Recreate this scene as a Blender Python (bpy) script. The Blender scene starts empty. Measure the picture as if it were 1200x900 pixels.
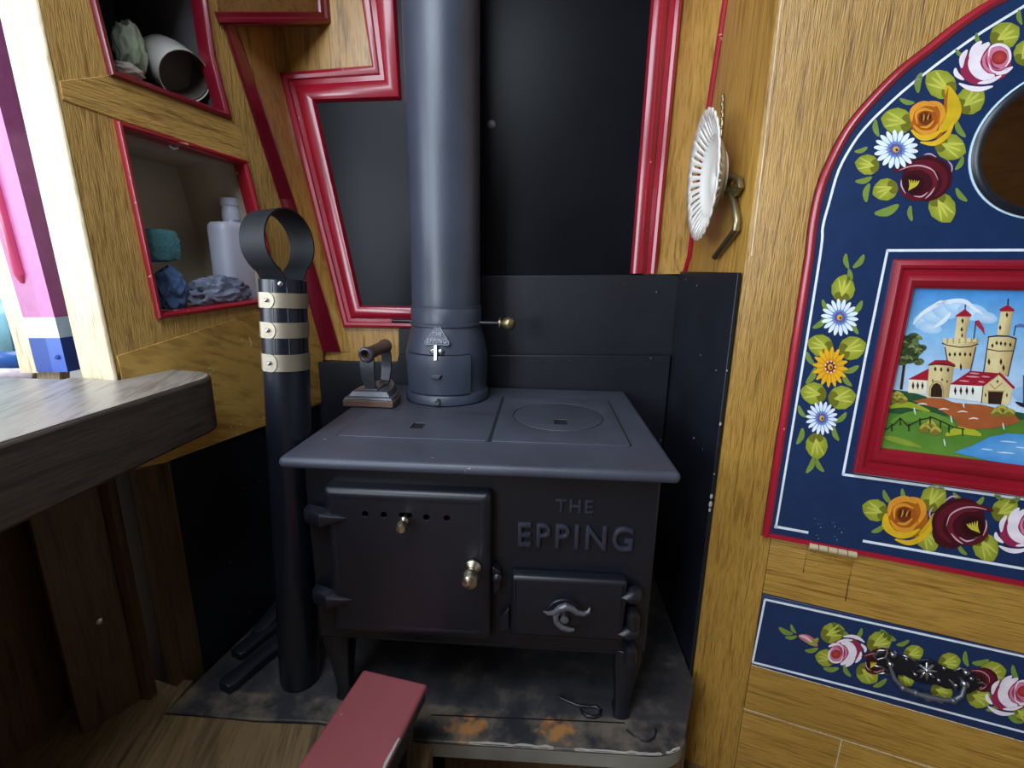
import bpy, bmesh, math, random
from mathutils import Vector, Matrix, noise
random.seed(7)
V = Vector
SC = bpy.context.scene
COL = SC.collection

# ------------------------------------------------------------------ camera
F, CX, CY = 550.0, 600.0, 450.0
ZC = 0.714                                   # camera height above the hearth
_d = V(((565 - 600) / F, (2750 - 450) / F, 1.0)).normalized()
_yy = CY + F * (-(_d.z + _d.x * 36 / F) / _d.y)
_Y = V((36 / F, (_yy - CY) / F, 1.0)).normalized()
_Z = -_d
_X = _Y.cross(_Z).normalized()
CAM = V((0, 0, ZC))


def ray(px, py):
    c = V(((px - CX) / F, (py - CY) / F, 1.0))
    return V((_X.dot(c), _Y.dot(c), _Z.dot(c)))


def hit(px, py, p0, n):
    r = ray(px, py)
    return CAM + r * ((p0 - CAM).dot(n) / r.dot(n))


def on_z(px, py, z):
    return hit(px, py, V((0, 0, z)), V((0, 0, 1)))


def on_y(px, py, y):
    return hit(px, py, V((0, y, 0)), V((0, 1, 0)))


def on_x(px, py, x):
    return hit(px, py, V((x, 0, 0)), V((1, 0, 0)))


cam_data = bpy.data.cameras.new('camera')
cam = bpy.data.objects.new('camera', cam_data)
COL.objects.link(cam)
cam_data.sensor_fit = 'HORIZONTAL'
cam_data.sensor_width = 36.0
cam_data.lens = 36.0 * F / 1200.0
cam_data.clip_start = 0.01
right = V((_X.x, _Y.x, _Z.x))
down = V((_X.y, _Y.y, _Z.y))
fwd = V((_X.z, _Y.z, _Z.z))
mw = Matrix((right, -down, -fwd)).transposed().to_4x4()
mw.translation = CAM
cam.matrix_world = mw
SC.camera = cam

# ------------------------------------------------------------------ the planes of the cabin
YB = 1.085                                   # cabin side behind the range
XR = 0.304                                   # return wall right of the range
RC = V((XR, 0.752, 0))                       # corner of return wall and cupboard front
RD = V((0.95, -0.3126, 0)).normalized()      # along the cupboard front
RN = V((-0.3126, -0.95, 0)).normalized()     # cupboard front faces this way
LP = V((-0.52, 1.07, 0))
LD = V((0.2293, 0.973, 0)).normalized()      # along the left bulkhead, away
LN = V((0.973, -0.2293, 0)).normalized()     # left bulkhead faces this way
UP = V((0, 0, 1))


def PR(px, py, off=0.0):
    return hit(px, py, RC + RN * off, RN)


def PL(px, py, off=0.0):
    return hit(px, py, LP + LN * off, LN)


def PB(px, py, off=0.0):
    return on_y(px, py, YB - off)


def lin(c):
    return c / 12.92 if c <= 0.04045 else ((c + 0.055) / 1.055) ** 2.4


def rgb(r, g, b):
    return (lin(r / 255), lin(g / 255), lin(b / 255))


# ------------------------------------------------------------------ materials
def nodes(name):
    m = bpy.data.materials.new(name)
    m.use_nodes = True
    nt = m.node_tree
    nt.nodes.clear()
    out = nt.nodes.new('ShaderNodeOutputMaterial')
    b = nt.nodes.new('ShaderNodeBsdfPrincipled')
    nt.links.new(b.outputs[0], out.inputs[0])
    return m, nt, b


def N(nt, t, **kw):
    n = nt.nodes.new(t)
    for k, v in kw.items():
        setattr(n, k, v)
    return n


def ramp(nt, stops):
    r = nt.nodes.new('ShaderNodeValToRGB')
    els = r.color_ramp.elements
    while len(els) > 1:
        els.remove(els[0])
    els[0].position = stops[0][0]
    els[0].color = (*stops[0][1], 1)
    for p, c in stops[1:]:
        e = els.new(p)
        e.color = (*c, 1)
    return r


def coords(nt, c, l, sc, sl):
    """texture space from world position: fast across c, slow along l"""
    g = N(nt, 'ShaderNodeNewGeometry')
    n = c.cross(l)
    comb = N(nt, 'ShaderNodeCombineXYZ')
    for i, (ax, s) in enumerate(((c, sc), (l, sl), (n, sc))):
        dp = N(nt, 'ShaderNodeVectorMath', operation='DOT_PRODUCT')
        dp.inputs[1].default_value = ax * s
        nt.links.new(g.outputs['Position'], dp.inputs[0])
        nt.links.new(dp.outputs['Value'], comb.inputs[i])
    return comb.outputs[0]


def wood(name, c, l, base, dark, light, rough=0.38, sc=95, sl=3.0, bump=0.35, wear=0.0, wear_col=(0.7, 0.6, 0.4), coat=0.25, wear_scale=40, knots=True):
    m, nt, b = nodes(name)
    co = coords(nt, c, l, sc, sl)
    n1 = N(nt, 'ShaderNodeTexNoise')
    n1.inputs['Scale'].default_value = 1.0
    n1.inputs['Detail'].default_value = 5
    n1.inputs['Roughness'].default_value = 0.6
    n1.inputs['Distortion'].default_value = 0.3
    nt.links.new(co, n1.inputs['Vector'])
    n2 = N(nt, 'ShaderNodeTexNoise')
    n2.inputs['Scale'].default_value = 3.3
    n2.inputs['Detail'].default_value = 3
    nt.links.new(co, n2.inputs['Vector'])
    n3 = N(nt, 'ShaderNodeTexNoise')                     # broad patches
    n3.inputs['Scale'].default_value = 5.0
    n3.inputs['Detail'].default_value = 4
    g = N(nt, 'ShaderNodeNewGeometry')
    nt.links.new(g.outputs['Position'], n3.inputs['Vector'])
    r1 = ramp(nt, [(0.30, dark), (0.48, base), (0.62, base), (0.78, light)])
    nt.links.new(n1.outputs[0], r1.inputs[0])
    r2 = ramp(nt, [(0.36, (0.5, 0.46, 0.4)), (0.5, (1, 1, 1))])
    nt.links.new(n2.outputs[0], r2.inputs[0])
    mx = N(nt, 'ShaderNodeMix', data_type='RGBA', blend_type='MULTIPLY')
    mx.inputs[0].default_value = 0.55
    nt.links.new(r1.outputs[0], mx.inputs[6])
    nt.links.new(r2.outputs[0], mx.inputs[7])
    r3 = ramp(nt, [(0.35, (0.86, 0.84, 0.78)), (0.65, (1.08, 1.06, 1.0))])
    nt.links.new(n3.outputs[0], r3.inputs[0])
    m2 = N(nt, 'ShaderNodeMix', data_type='RGBA', blend_type='MULTIPLY')
    m2.inputs[0].default_value = 1.0
    nt.links.new(mx.outputs[2], m2.inputs[6])
    nt.links.new(r3.outputs[0], m2.inputs[7])
    last = m2.outputs[2]
    if wear > 0:
        n4 = N(nt, 'ShaderNodeTexNoise')
        n4.inputs['Scale'].default_value = wear_scale
        n4.inputs['Detail'].default_value = 6
        n4.inputs['Roughness'].default_value = 0.65
        n4.inputs['Distortion'].default_value = 1.5
        nt.links.new(g.outputs['Position'], n4.inputs['Vector'])
        r4 = ramp(nt, [(0.72 - wear * 0.15, (0, 0, 0)), (0.74 - wear * 0.15, (1, 1, 1))])
        nt.links.new(n4.outputs[0], r4.inputs[0])
        m3 = N(nt, 'ShaderNodeMix', data_type='RGBA')
        nt.links.new(r4.outputs[0], m3.inputs[0])
        nt.links.new(last, m3.inputs[6])
        m3.inputs[7].default_value = (*wear_col, 1)
        last = m3.outputs[2]
    nt.links.new(last, b.inputs['Base Color'])
    b.inputs['Roughness'].default_value = rough
    b.inputs['Coat Weight'].default_value = coat
    b.inputs['Coat Roughness'].default_value = 0.18
    bp = N(nt, 'ShaderNodeBump')
    bp.inputs['Strength'].default_value = bump
    bp.inputs['Distance'].default_value = 0.0016
    ad = N(nt, 'ShaderNodeMath', operation='ADD')
    nt.links.new(n1.outputs[0], ad.inputs[0])
    nt.links.new(n2.outputs[0], ad.inputs[1])
    nt.links.new(ad.outputs[0], bp.inputs['Height'])
    nt.links.new(bp.outputs[0], b.inputs['Normal'])
    nt.links.new(bp.outputs[0], b.inputs['Coat Normal'])
    return m


def paint(name, col, rough=0.4, metallic=0.0, bump=0.1, bscale=60, var=0.15, coat=0.0, chips=0.0, chip_col=(0.7, 0.65, 0.6), chip_scale=45, dist=0.002, spec=0.5):
    m, nt, b = nodes(name)
    g = N(nt, 'ShaderNodeNewGeometry')
    n = N(nt, 'ShaderNodeTexNoise')
    n.inputs['Scale'].default_value = bscale
    n.inputs['Detail'].default_value = 5
    nt.links.new(g.outputs['Position'], n.inputs['Vector'])
    n2 = N(nt, 'ShaderNodeTexNoise')
    n2.inputs['Scale'].default_value = 9
    n2.inputs['Detail'].default_value = 5
    nt.links.new(g.outputs['Position'], n2.inputs['Vector'])
    lo = tuple(c * (1 - var) for c in col)
    hi = tuple(min(1, c * (1 + var)) for c in col)
    r = ramp(nt, [(0.3, lo), (0.7, hi)])
    nt.links.new(n2.outputs[0], r.inputs[0])
    last = r.outputs[0]
    if chips > 0:
        n4 = N(nt, 'ShaderNodeTexNoise')
        n4.inputs['Scale'].default_value = chip_scale
        n4.inputs['Detail'].default_value = 5
        n4.inputs['Distortion'].default_value = 0.8
        nt.links.new(g.outputs['Position'], n4.inputs['Vector'])
        r4 = ramp(nt, [(0.74 - chips * 0.15, (0, 0, 0)), (0.755 - chips * 0.15, (1, 1, 1))])
        nt.links.new(n4.outputs[0], r4.inputs[0])
        m3 = N(nt, 'ShaderNodeMix', data_type='RGBA')
        nt.links.new(r4.outputs[0], m3.inputs[0])
        nt.links.new(last, m3.inputs[6])
        m3.inputs[7].default_value = (*chip_col, 1)
        last = m3.outputs[2]
    nt.links.new(last, b.inputs['Base Color'])
    b.inputs['Roughness'].default_value = rough
    b.inputs['Metallic'].default_value = metallic
    b.inputs['Coat Weight'].default_value = coat
    b.inputs['Coat Roughness'].default_value = 0.12
    b.inputs['Specular IOR Level'].default_value = spec
    bp = N(nt, 'ShaderNodeBump')
    bp.inputs['Strength'].default_value = bump
    bp.inputs['Distance'].default_value = dist
    nt.links.new(n.outputs[0], bp.inputs['Height'])
    nt.links.new(bp.outputs[0], b.inputs['Normal'])
    return m


def colour_attr(name, rough=0.3, coat=0.3, coat_rough=0.1):
    m, nt, b = nodes(name)
    a = N(nt, 'ShaderNodeAttribute', attribute_name='Col')
    n = N(nt, 'ShaderNodeTexNoise')
    n.inputs['Scale'].default_value = 60
    n.inputs['Detail'].default_value = 4
    g = N(nt, 'ShaderNodeNewGeometry')
    nt.links.new(g.outputs['Position'], n.inputs['Vector'])
    r = ramp(nt, [(0.3, (0.88, 0.88, 0.88)), (0.7, (1.08, 1.08, 1.08))])
    nt.links.new(n.outputs[0], r.inputs[0])
    mx = N(nt, 'ShaderNodeMix', data_type='RGBA', blend_type='MULTIPLY')
    mx.inputs[0].default_value = 1.0
    nt.links.new(a.outputs['Color'], mx.inputs[6])
    nt.links.new(r.outputs[0], mx.inputs[7])
    nt.links.new(mx.outputs[2], b.inputs['Base Color'])
    b.inputs['Roughness'].default_value = rough
    b.inputs['Coat Weight'].default_value = coat
    b.inputs['Coat Roughness'].default_value = coat_rough
    bp = N(nt, 'ShaderNodeBump')
    bp.inputs['Strength'].default_value = 0.04
    bp.inputs['Distance'].default_value = 0.002
    nt.links.new(n.outputs[0], bp.inputs['Height'])
    nt.links.new(bp.outputs[0], b.inputs['Normal'])
    return m


XA = V((1, 0, 0))
OB, OD, OL = rgb(180, 138, 62), rgb(128, 90, 32), rgb(204, 164, 88)
M = {}
M['wood_right'] = wood('scumbled_grain_vertical', RD, UP, OB, OD, OL, sc=200, sl=10, bump=0.9)
M['wood_right_h'] = wood('scumbled_grain_horizontal', UP, RD, OB, OD, OL, sc=180, sl=7, bump=0.5)
M['wood_return'] = wood('scumbled_grain_return', V((0, 1, 0)), UP, OB, OD, OL, sc=120, sl=6, bump=0.4)
M['wood_back'] = wood('scumbled_grain_back', XA, UP, rgb(190, 146, 76), OD, OL, sc=70, sl=7, bump=0.15)
M['wood_left'] = wood('scumbled_grain_left', LD, UP, rgb(200, 162, 92), rgb(142, 104, 52), rgb(220, 184, 118), sc=210, sl=14, wear=0.12, bump=0.8, wear_col=rgb(214, 190, 120))
M['wood_left_h'] = wood('scumbled_grain_left_rail', UP, LD, rgb(200, 162, 90), rgb(142, 102, 50), rgb(220, 182, 112), sc=210, sl=14, wear=0.12, bump=0.8, wear_col=rgb(214, 190, 120))
M['wood_left_worn'] = wood('scumbled_paint_chipped', V((0.3, 0.3, 0.9)), LD, rgb(204, 164, 88), rgb(166, 124, 60), rgb(220, 178, 100), sc=30, sl=6, wear=0.45, bump=0.3, wear_col=rgb(226, 206, 140), wear_scale=26)
M['wood_post'] = wood('glare_paled_worn_grain', -LN, UP, rgb(224, 206, 172), rgb(186, 160, 120), rgb(238, 228, 208), sc=210, sl=14, wear=0.25, wear_col=rgb(236, 232, 226), bump=0.5, wear_scale=22)  # ochre grain paled, the overexposed look of the post end put into its colour
M['wood_slab'] = wood('grey_worn_oak', V((0.93, 0.36, 0)), V((-0.36, 0.93, 0)), rgb(146, 142, 140), rgb(104, 98, 94), rgb(178, 176, 174), rough=0.36, sc=60, sl=5, bump=0.3, wear=0.2, wear_col=rgb(170, 166, 162), coat=0.1)
M['slab_edge'] = wood('dark_plank_edge', UP, V((0, 1, 0)), rgb(78, 71, 66), rgb(54, 48, 44), rgb(98, 90, 84), rough=0.55, sc=90, sl=6, bump=0.2, coat=0.0)
M['wood_dark'] = wood('dark_cupboard_wood', LD, UP, rgb(92, 68, 44), rgb(58, 42, 28), rgb(112, 84, 54), sc=80, sl=4, rough=0.6, coat=0.0)
M['wood_floor'] = wood('bare_floor_boards', V((1, 0.25, 0)).normalized(), V((-0.25, 1, 0)).normalized(), rgb(128, 104, 72), rgb(82, 64, 44), rgb(160, 138, 104), sc=60, sl=4, rough=0.6, coat=0.0, wear=0.3, wear_col=rgb(90, 76, 58))
M['brown_panel'] = wood('brown_overhead_panel', UP, XA, rgb(128, 92, 48), rgb(92, 62, 30), rgb(150, 110, 60), sc=60, sl=5)
M['red'] = paint('red_gloss_paint', rgb(158, 20, 44), rough=0.3, coat=0.5, bump=0.06, bscale=90, chips=0.08, chip_col=rgb(230, 170, 160))
M['cream_brass'] = paint('worn_cream_brass', rgb(206, 188, 150), rough=0.45, metallic=0.2, bump=0.1, bscale=150)
M['red_frame'] = paint('deep_red_frame_paint', rgb(142, 16, 36), rough=0.32, coat=0.4, bump=0.05, bscale=90)
M['red_dark'] = paint('dark_red_gloss_paint', rgb(120, 16, 36), rough=0.32, coat=0.4, bump=0.06, bscale=90)
M['red_chip'] = paint('chipped_red_paint', rgb(158, 22, 40), rough=0.35, coat=0.4, bump=0.1, bscale=90, chips=0.45, chip_col=rgb(214, 176, 150), chip_scale=60)
M['black_panel'] = paint('satin_black_panel', rgb(15, 16, 22), rough=0.34, bump=0.05, bscale=70, var=0.2, spec=0.13)
M['black_board'] = paint('black_fireback_paint', rgb(21, 24, 33), rough=0.46, bump=0.12, bscale=120, var=0.25, chips=0.10, chip_col=rgb(150, 150, 152), chip_scale=55)
M['iron_letter'] = paint('rubbed_highlit_iron_letters', rgb(44, 46, 60), rough=0.32, bump=0.1, bscale=260, var=0.2, dist=0.001, spec=0.8)  # letters lightened, the highlight on their bevels partly put into the colour
M['iron'] = paint('black_leaded_iron', rgb(18, 19, 28), rough=0.40, bump=0.14, bscale=260, var=0.2, dist=0.001, spec=0.6)
M['iron_plate'] = paint('grey_hotplate_iron', rgb(67, 70, 82), rough=0.46, bump=0.22, bscale=300, var=0.22, dist=0.0012, spec=0.6, chips=0.03, chip_col=rgb(150, 152, 158), chip_scale=40)
M['flue'] = paint('grey_black_flue_iron', rgb(58, 65, 80), rough=0.40, bump=0.2, bscale=220, var=0.15, dist=0.001, spec=0.7)
M['tube'] = paint('black_enamel_tube', rgb(21, 25, 35), rough=0.30, bump=0.04, bscale=90, var=0.2)
M['strap'] = paint('dull_black_strap', rgb(20, 23, 28), rough=0.6, bump=0.1, bscale=80, spec=0.3)
M['band'] = paint('dull_brass_band', rgb(158, 148, 130), rough=0.5, metallic=0.7, bump=0.06, bscale=150)
M['steel'] = paint('steel', rgb(176, 176, 180), rough=0.3, metallic=1.0, bump=0.06, bscale=150)
M['iron_bare'] = paint('worn_bare_iron', rgb(120, 122, 130), rough=0.42, metallic=0.7, bump=0.25, bscale=140, var=0.3)
M['rust'] = paint('rusty_iron_edge', rgb(122, 96, 84), rough=0.6, metallic=0.3, bump=0.3, bscale=140, var=0.3)
M['brass'] = paint('brass', rgb(200, 192, 172), rough=0.28, metallic=1.0, bump=0.05, bscale=120)
M['brass_old'] = paint('aged_brass', rgb(150, 138, 106), rough=0.36, metallic=0.9, bump=0.1, bscale=160, var=0.25)
M['hole'] = paint('hole_black', rgb(8, 8, 9), rough=0.9, bump=0.0)  # plain near-black for holes, seams and gaps
M['white'] = paint('white_plastic', rgb(214, 220, 238), rough=0.32, bump=0.02, var=0.03)
M['china'] = paint('cream_china', rgb(238, 234, 224), rough=0.18, coat=0.5, bump=0.0, var=0.03)
M['enamel'] = paint('off_white_enamel', rgb(206, 202, 196), rough=0.3, coat=0.3, bump=0.1, bscale=50, var=0.12)
M['enamel_in'] = paint('dark_inner_enamel', rgb(96, 88, 82), rough=0.5, bump=0.1, var=0.2)  # darker tone for the inside of the jug
M['teal'] = paint('teal_sponge', rgb(88, 148, 158), rough=0.9, bump=0.7, bscale=190, var=0.3, dist=0.004)
M['rag_blue'] = paint('blue_cloth', rgb(78, 108, 152), rough=0.9, bump=0.4, bscale=320, var=0.3)
M['rag_grey'] = paint('grey_cloth', rgb(120, 128, 150), rough=0.9, bump=0.4, bscale=320, var=0.3)
M['rag_green'] = paint('pale_green_cloth', rgb(150, 160, 140), rough=0.9, bump=0.4, bscale=220, var=0.3)
M['rag_white'] = paint('dirty_white_cloth', rgb(176, 168, 158), rough=0.9, bump=0.4, bscale=220, var=0.2)
M['cabin_cream'] = paint('cabin_grey_cream_paint', rgb(176, 174, 168), rough=0.6, bump=0.03)
M['cream'] = paint('cream_niche_paint', rgb(190, 178, 158), rough=0.5, bump=0.08, var=0.12)
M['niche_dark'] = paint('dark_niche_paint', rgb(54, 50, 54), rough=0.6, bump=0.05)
M['stool_red'] = paint('sheen_paled_red_stool_paint', rgb(150, 78, 82), rough=0.42, bump=0.08, bscale=90, var=0.08, chips=0.10, chip_col=rgb(196, 150, 142))  # red paled towards pink, its sheen put into the colour
M['stool_side'] = paint('black_stool_paint', rgb(34, 28, 30), rough=0.5, bump=0.1, chips=0.2, chip_col=rgb(176, 160, 150))
M['door'] = colour_attr('painted_cupboard_gloss')
M['picture'] = colour_attr('painted_castle_gloss', rough=0.4, coat=0.1)
M['columns'] = paint('red_post_paint_in_glare', rgb(196, 92, 138), rough=0.3, coat=0.3, bump=0.03)  # purple cast is glare put into the red
M['post_pink'] = paint('crimson_post_paint', rgb(190, 66, 104), rough=0.3, coat=0.3, bump=0.03)
M['post_white'] = paint('pale_blue_white_paint', rgb(200, 226, 240), rough=0.3, bump=0.03)
M['post_blue'] = paint('royal_blue_paint', rgb(50, 82, 158), rough=0.3, bump=0.03)
M['light_blue'] = paint('light_blue_paint', rgb(140, 200, 224), rough=0.3, bump=0.03)


def mirror_mat():
    m, nt, b = nodes('dark_mirror_glass')
    b.inputs['Base Color'].default_value = (0.62, 0.52, 0.42, 1)
    b.inputs['Metallic'].default_value = 1.0
    b.inputs['Roughness'].default_value = 0.04
    return m


M['mirror'] = mirror_mat()


def hearth_mat():
    m, nt, b = nodes('black_hearth_stone')
    g = N(nt, 'ShaderNodeNewGeometry')
    n = N(nt, 'ShaderNodeTexNoise')
    n.inputs['Scale'].default_value = 14
    n.inputs['Detail'].default_value = 7
    n.inputs['Roughness'].default_value = 0.65
    nt.links.new(g.outputs['Position'], n.inputs['Vector'])
    r = ramp(nt, [(0.35, rgb(40, 42, 48)), (0.55, rgb(66, 64, 66)), (0.7, rgb(104, 96, 88))])
    nt.links.new(n.outputs[0], r.inputs[0])
    # worn grey-brown front strip
    sp = N(nt, 'ShaderNodeSeparateXYZ')
    nt.links.new(g.outputs['Position'], sp.inputs[0])
    my = N(nt, 'ShaderNodeMapRange')
    my.inputs['From Min'].default_value = 0.640
    my.inputs['From Max'].default_value = 0.632
    nt.links.new(sp.outputs['Y'], my.inputs['Value'])
    mf = N(nt, 'ShaderNodeMath', operation='MULTIPLY')
    nt.links.new(my.outputs[0], mf.inputs[0])
    r5 = ramp(nt, [(0.42, (0.05, 0.05, 0.05)), (0.6, (0.8, 0.8, 0.8))])
    nt.links.new(n.outputs[0], r5.inputs[0])
    nt.links.new(r5.outputs[0], mf.inputs[1])
    mx0 = N(nt, 'ShaderNodeMix', data_type='RGBA')
    nt.links.new(mf.outputs[0], mx0.inputs[0])
    nt.links.new(r.outputs[0], mx0.inputs[6])
    mx0.inputs[7].default_value = (*rgb(120, 108, 92), 1)
    last = mx0.outputs[2]
    # two rust stains
    n2 = N(nt, 'ShaderNodeTexNoise')
    n2.inputs['Scale'].default_value = 55
    n2.inputs['Detail'].default_value = 6
    nt.links.new(g.outputs['Position'], n2.inputs['Vector'])
    for (px, py), (sx, sy) in (((548, 852), (.036, .022)), ((652, 855), (.030, .020))):
        c = on_z(px, py, 0)
        su = N(nt, 'ShaderNodeVectorMath', operation='SUBTRACT')
        su.inputs[1].default_value = c
        nt.links.new(g.outputs['Position'], su.inputs[0])
        di = N(nt, 'ShaderNodeVectorMath', operation='DIVIDE')
        di.inputs[1].default_value = (sx, sy, 1)
        nt.links.new(su.outputs[0], di.inputs[0])
        le = N(nt, 'ShaderNodeVectorMath', operation='LENGTH')
        nt.links.new(di.outputs[0], le.inputs[0])
        ad = N(nt, 'ShaderNodeMath', operation='MULTIPLY_ADD')
        nt.links.new(n2.outputs[0], ad.inputs[0])
        ad.inputs[1].default_value = 3.2
        nt.links.new(le.outputs['Value'], ad.inputs[2])
        mr = N(nt, 'ShaderNodeMapRange')
        mr.inputs['From Min'].default_value = 2.65
        mr.inputs['From Max'].default_value = 1.9
        mr.inputs['To Max'].default_value = 0.85
        nt.links.new(ad.outputs[0], mr.inputs['Value'])
        mx = N(nt, 'ShaderNodeMix', data_type='RGBA')
        nt.links.new(mr.outputs[0], mx.inputs[0])
        nt.links.new(last, mx.inputs[6])
        mx.inputs[7].default_value = (*rgb(186, 128, 70), 1)
        last = mx.outputs[2]
    nt.links.new(mx.outputs[2], b.inputs['Base Color'])
    b.inputs['Roughness'].default_value = 0.42
    bp = N(nt, 'ShaderNodeBump')
    bp.inputs['Strength'].default_value = 0.3
    bp.inputs['Distance'].default_value = 0.004
    nt.links.new(n.outputs[0], bp.inputs['Height'])
    nt.links.new(bp.outputs[0], b.inputs['Normal'])
    return m


M['hearth'] = hearth_mat()
M['stone_edge'] = paint('grey_stone_edge', rgb(128, 124, 114), rough=0.6, bump=0.3, bscale=60, var=0.25)


# ------------------------------------------------------------------ mesh builder
ORG = {}


class MB:
    def __init__(self):
        self.v, self.f, self.c = [], [], []

    def add(self, vs, fs, col=None):
        o = len(self.v)
        self.v += [V(p) for p in vs]
        for f in fs:
            self.f.append([i + o for i in f])
            self.c.append(col)
        return self

    def poly(self, pts, col=None):
        return self.add(pts, [list(range(len(pts)))], col)

    def prism(self, pts, vec, col=None):
        n = len(pts)
        vs = list(pts) + [p + vec for p in pts]
        fs = [list(range(n)), list(range(n, 2 * n))[::-1]]
        fs += [[i, (i + 1) % n, n + (i + 1) % n, n + i] for i in range(n)]
        return self.add(vs, fs, col)

    def box(self, lo, hi, col=None):
        x0, y0, z0 = lo
        x1, y1, z1 = hi
        return self.prism([V((x0, y0, z0)), V((x1, y0, z0)), V((x1, y1, z0)), V((x0, y1, z0))], V((0, 0, z1 - z0)), col)

    def loft(self, rings, caps=True, closed=True, loop=False, col=None):
        n = len(rings[0])
        vs = [p for r in rings for p in r]
        fs = []
        m = len(rings)
        for k in range(m if loop else m - 1):
            k2 = (k + 1) % m
            for i in range(n if closed else n - 1):
                j = (i + 1) % n
                fs.append([k * n + i, k * n + j, k2 * n + j, k2 * n + i])
        if caps and not loop:
            fs.append(list(range(n))[::-1])
            fs.append([(m - 1) * n + i for i in range(n)])
        return self.add(vs, fs, col)

    def tube(self, path, r, n=14, caps=True, loop=False, flat=1.0, col=None):
        path = [V(p) for p in path]
        m = len(path)
        rs = r if isinstance(r, (list, tuple)) else [r] * m
        rings = []
        prev = None
        for i, p in enumerate(path):
            a = path[(i - 1) % m] if (loop or i > 0) else path[i]
            b = path[(i + 1) % m] if (loop or i < m - 1) else path[i]
            t = (b - a).normalized()
            if prev is None:
                prev = t.orthogonal().normalized()
            u = (prev - t * prev.dot(t)).normalized()
            prev = u
            w = t.cross(u)
            rings.append([p + (u * math.cos(2 * math.pi * k / n) + w * math.sin(2 * math.pi * k / n) * flat) * rs[i] for k in range(n)])
        return self.loft(rings, caps=caps, loop=loop, col=col)

    def lathe(self, org, prof, n=40, axis=UP, ref=None, caps=True, col=None):
        axis = axis.normalized()
        u = (ref or axis.orthogonal()).normalized()
        u = (u - axis * u.dot(axis)).normalized()
        w = axis.cross(u)
        rings = [[org + axis * z + (u * math.cos(2 * math.pi * k / n) + w * math.sin(2 * math.pi * k / n)) * max(r, 1e-5) for k in range(n)] for r, z in prof]
        return self.loft(rings, caps=caps, col=col)

    def ball(self, c, r, n=20, sq=(1, 1, 1), col=None):
        rings = []
        for i in range(1, n // 2):
            a = math.pi * i / (n // 2)
            rings.append([V((c[0] + r * sq[0] * math.sin(a) * math.cos(2 * math.pi * k / n), c[1] + r * sq[1] * math.sin(a) * math.sin(2 * math.pi * k / n), c[2] + r * sq[2] * math.cos(a))) for k in range(n)])
        return self.loft(rings, col=col)

    def blob(self, c, ax, amp=0.25, fr=2.0, seed=0, sub=4, floor=None, ridged=True):
        """crumpled lump: ax = three half-axis vectors"""
        bm = bmesh.new()
        bmesh.ops.create_icosphere(bm, subdivisions=sub, radius=1.0)
        vs = []
        for v in bm.verts:
            p = v.co.copy()
            q = p * fr + V((seed * 3.1, seed * 1.7, seed * 2.3))
            if ridged:
                h = (noise.ridged_multi_fractal(q, 1.1, 2.0, 2, 0.9, 2.0) - 1.0) * amp
            else:
                h = noise.fractal(q, 0.9, 2.0, 3) * amp
            p = p * (1 + h)
            w = c + ax[0] * p.x + ax[1] * p.y + ax[2] * p.z
            if floor is not None and w.z < floor:
                w.z = floor
            vs.append(w)
        fs = [[v.index for v in f.verts] for f in bm.faces]
        bm.free()
        return self.add(vs, fs)

    def shape(self, outlines, org, u, v, n, depth, bevel=0.0, res=2, col=None):
        """filled 2-D outlines (holes allowed) extruded from org towards n by depth"""
        cu = bpy.data.curves.new('tmp', 'CURVE')
        cu.dimensions = '2D'
        cu.fill_mode = 'BOTH'
        cu.extrude = max(depth / 2 - bevel, 1e-5)
        cu.bevel_depth = bevel
        cu.bevel_resolution = res
        cu.offset = -bevel
        for ol in outlines:
            s = cu.splines.new('POLY')
            s.points.add(len(ol) - 1)
            for i, p in enumerate(ol):
                s.points[i].co = (p[0], p[1], 0, 1)
            s.use_cyclic_u = True
        self._from_curve(cu, org, u, v, n, depth, col)
        return self

    def text(self, body, org, u, v, n, size, depth, bevel=0.0, spacing=1.0, offset=0.0, sx=1.0):
        cu = bpy.data.curves.new('tmp', 'FONT')
        cu.body = body
        cu.size = size
        cu.align_x = 'CENTER'
        cu.align_y = 'CENTER'
        cu.extrude = depth / 2
        cu.bevel_depth = bevel
        cu.bevel_resolution = 1
        cu.space_character = spacing
        cu.offset = offset
        self._from_curve(cu, org, u * sx, v, n, depth, None)
        return self

    def _from_curve(self, cu, org, u, v, n, depth, col):
        ob = bpy.data.objects.new('tmp', cu)
        COL.objects.link(ob)
        dg = bpy.context.evaluated_depsgraph_get()
        me = bpy.data.meshes.new_from_object(ob.evaluated_get(dg))
        vs = [org + u * q.co.x + v * q.co.y + n * (q.co.z + depth / 2) for q in me.vertices]
        fs = [list(p.vertices) for p in me.polygons]
        self.add(vs, fs, col)
        bpy.data.objects.remove(ob)
        bpy.data.curves.remove(cu)
        bpy.data.meshes.remove(me)

    def build(self, name, mat, parent=None, bevel=0.0, angle=35, seg=2, fix=True, solid=0.0, sub=0):
        lo = V((min(p[i] for p in self.v) for i in range(3)))
        hi = V((max(p[i] for p in self.v) for i in range(3)))
        org = V(((lo.x + hi.x) / 2, (lo.y + hi.y) / 2, lo.z))
        me = bpy.data.meshes.new(name)
        me.from_pydata([p - org for p in self.v], [], self.f)
        if any(c is not None for c in self.c):
            at = me.color_attributes.new('Col', 'FLOAT_COLOR', 'CORNER')
            for p in me.polygons:
                c = self.c[p.index] or (0.5, 0.5, 0.5)
                for k, li in enumerate(p.loop_indices):
                    cc = c[k] if isinstance(c[0], tuple) else c
                    at.data[li].color = (*cc, 1)
        if fix:
            bm = bmesh.new()
            bm.from_mesh(me)
            bmesh.ops.remove_doubles(bm, verts=bm.verts, dist=1e-6)
            bmesh.ops.recalc_face_normals(bm, faces=bm.faces)
            bm.to_mesh(me)
            bm.free()
        me.shade_smooth()
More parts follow.
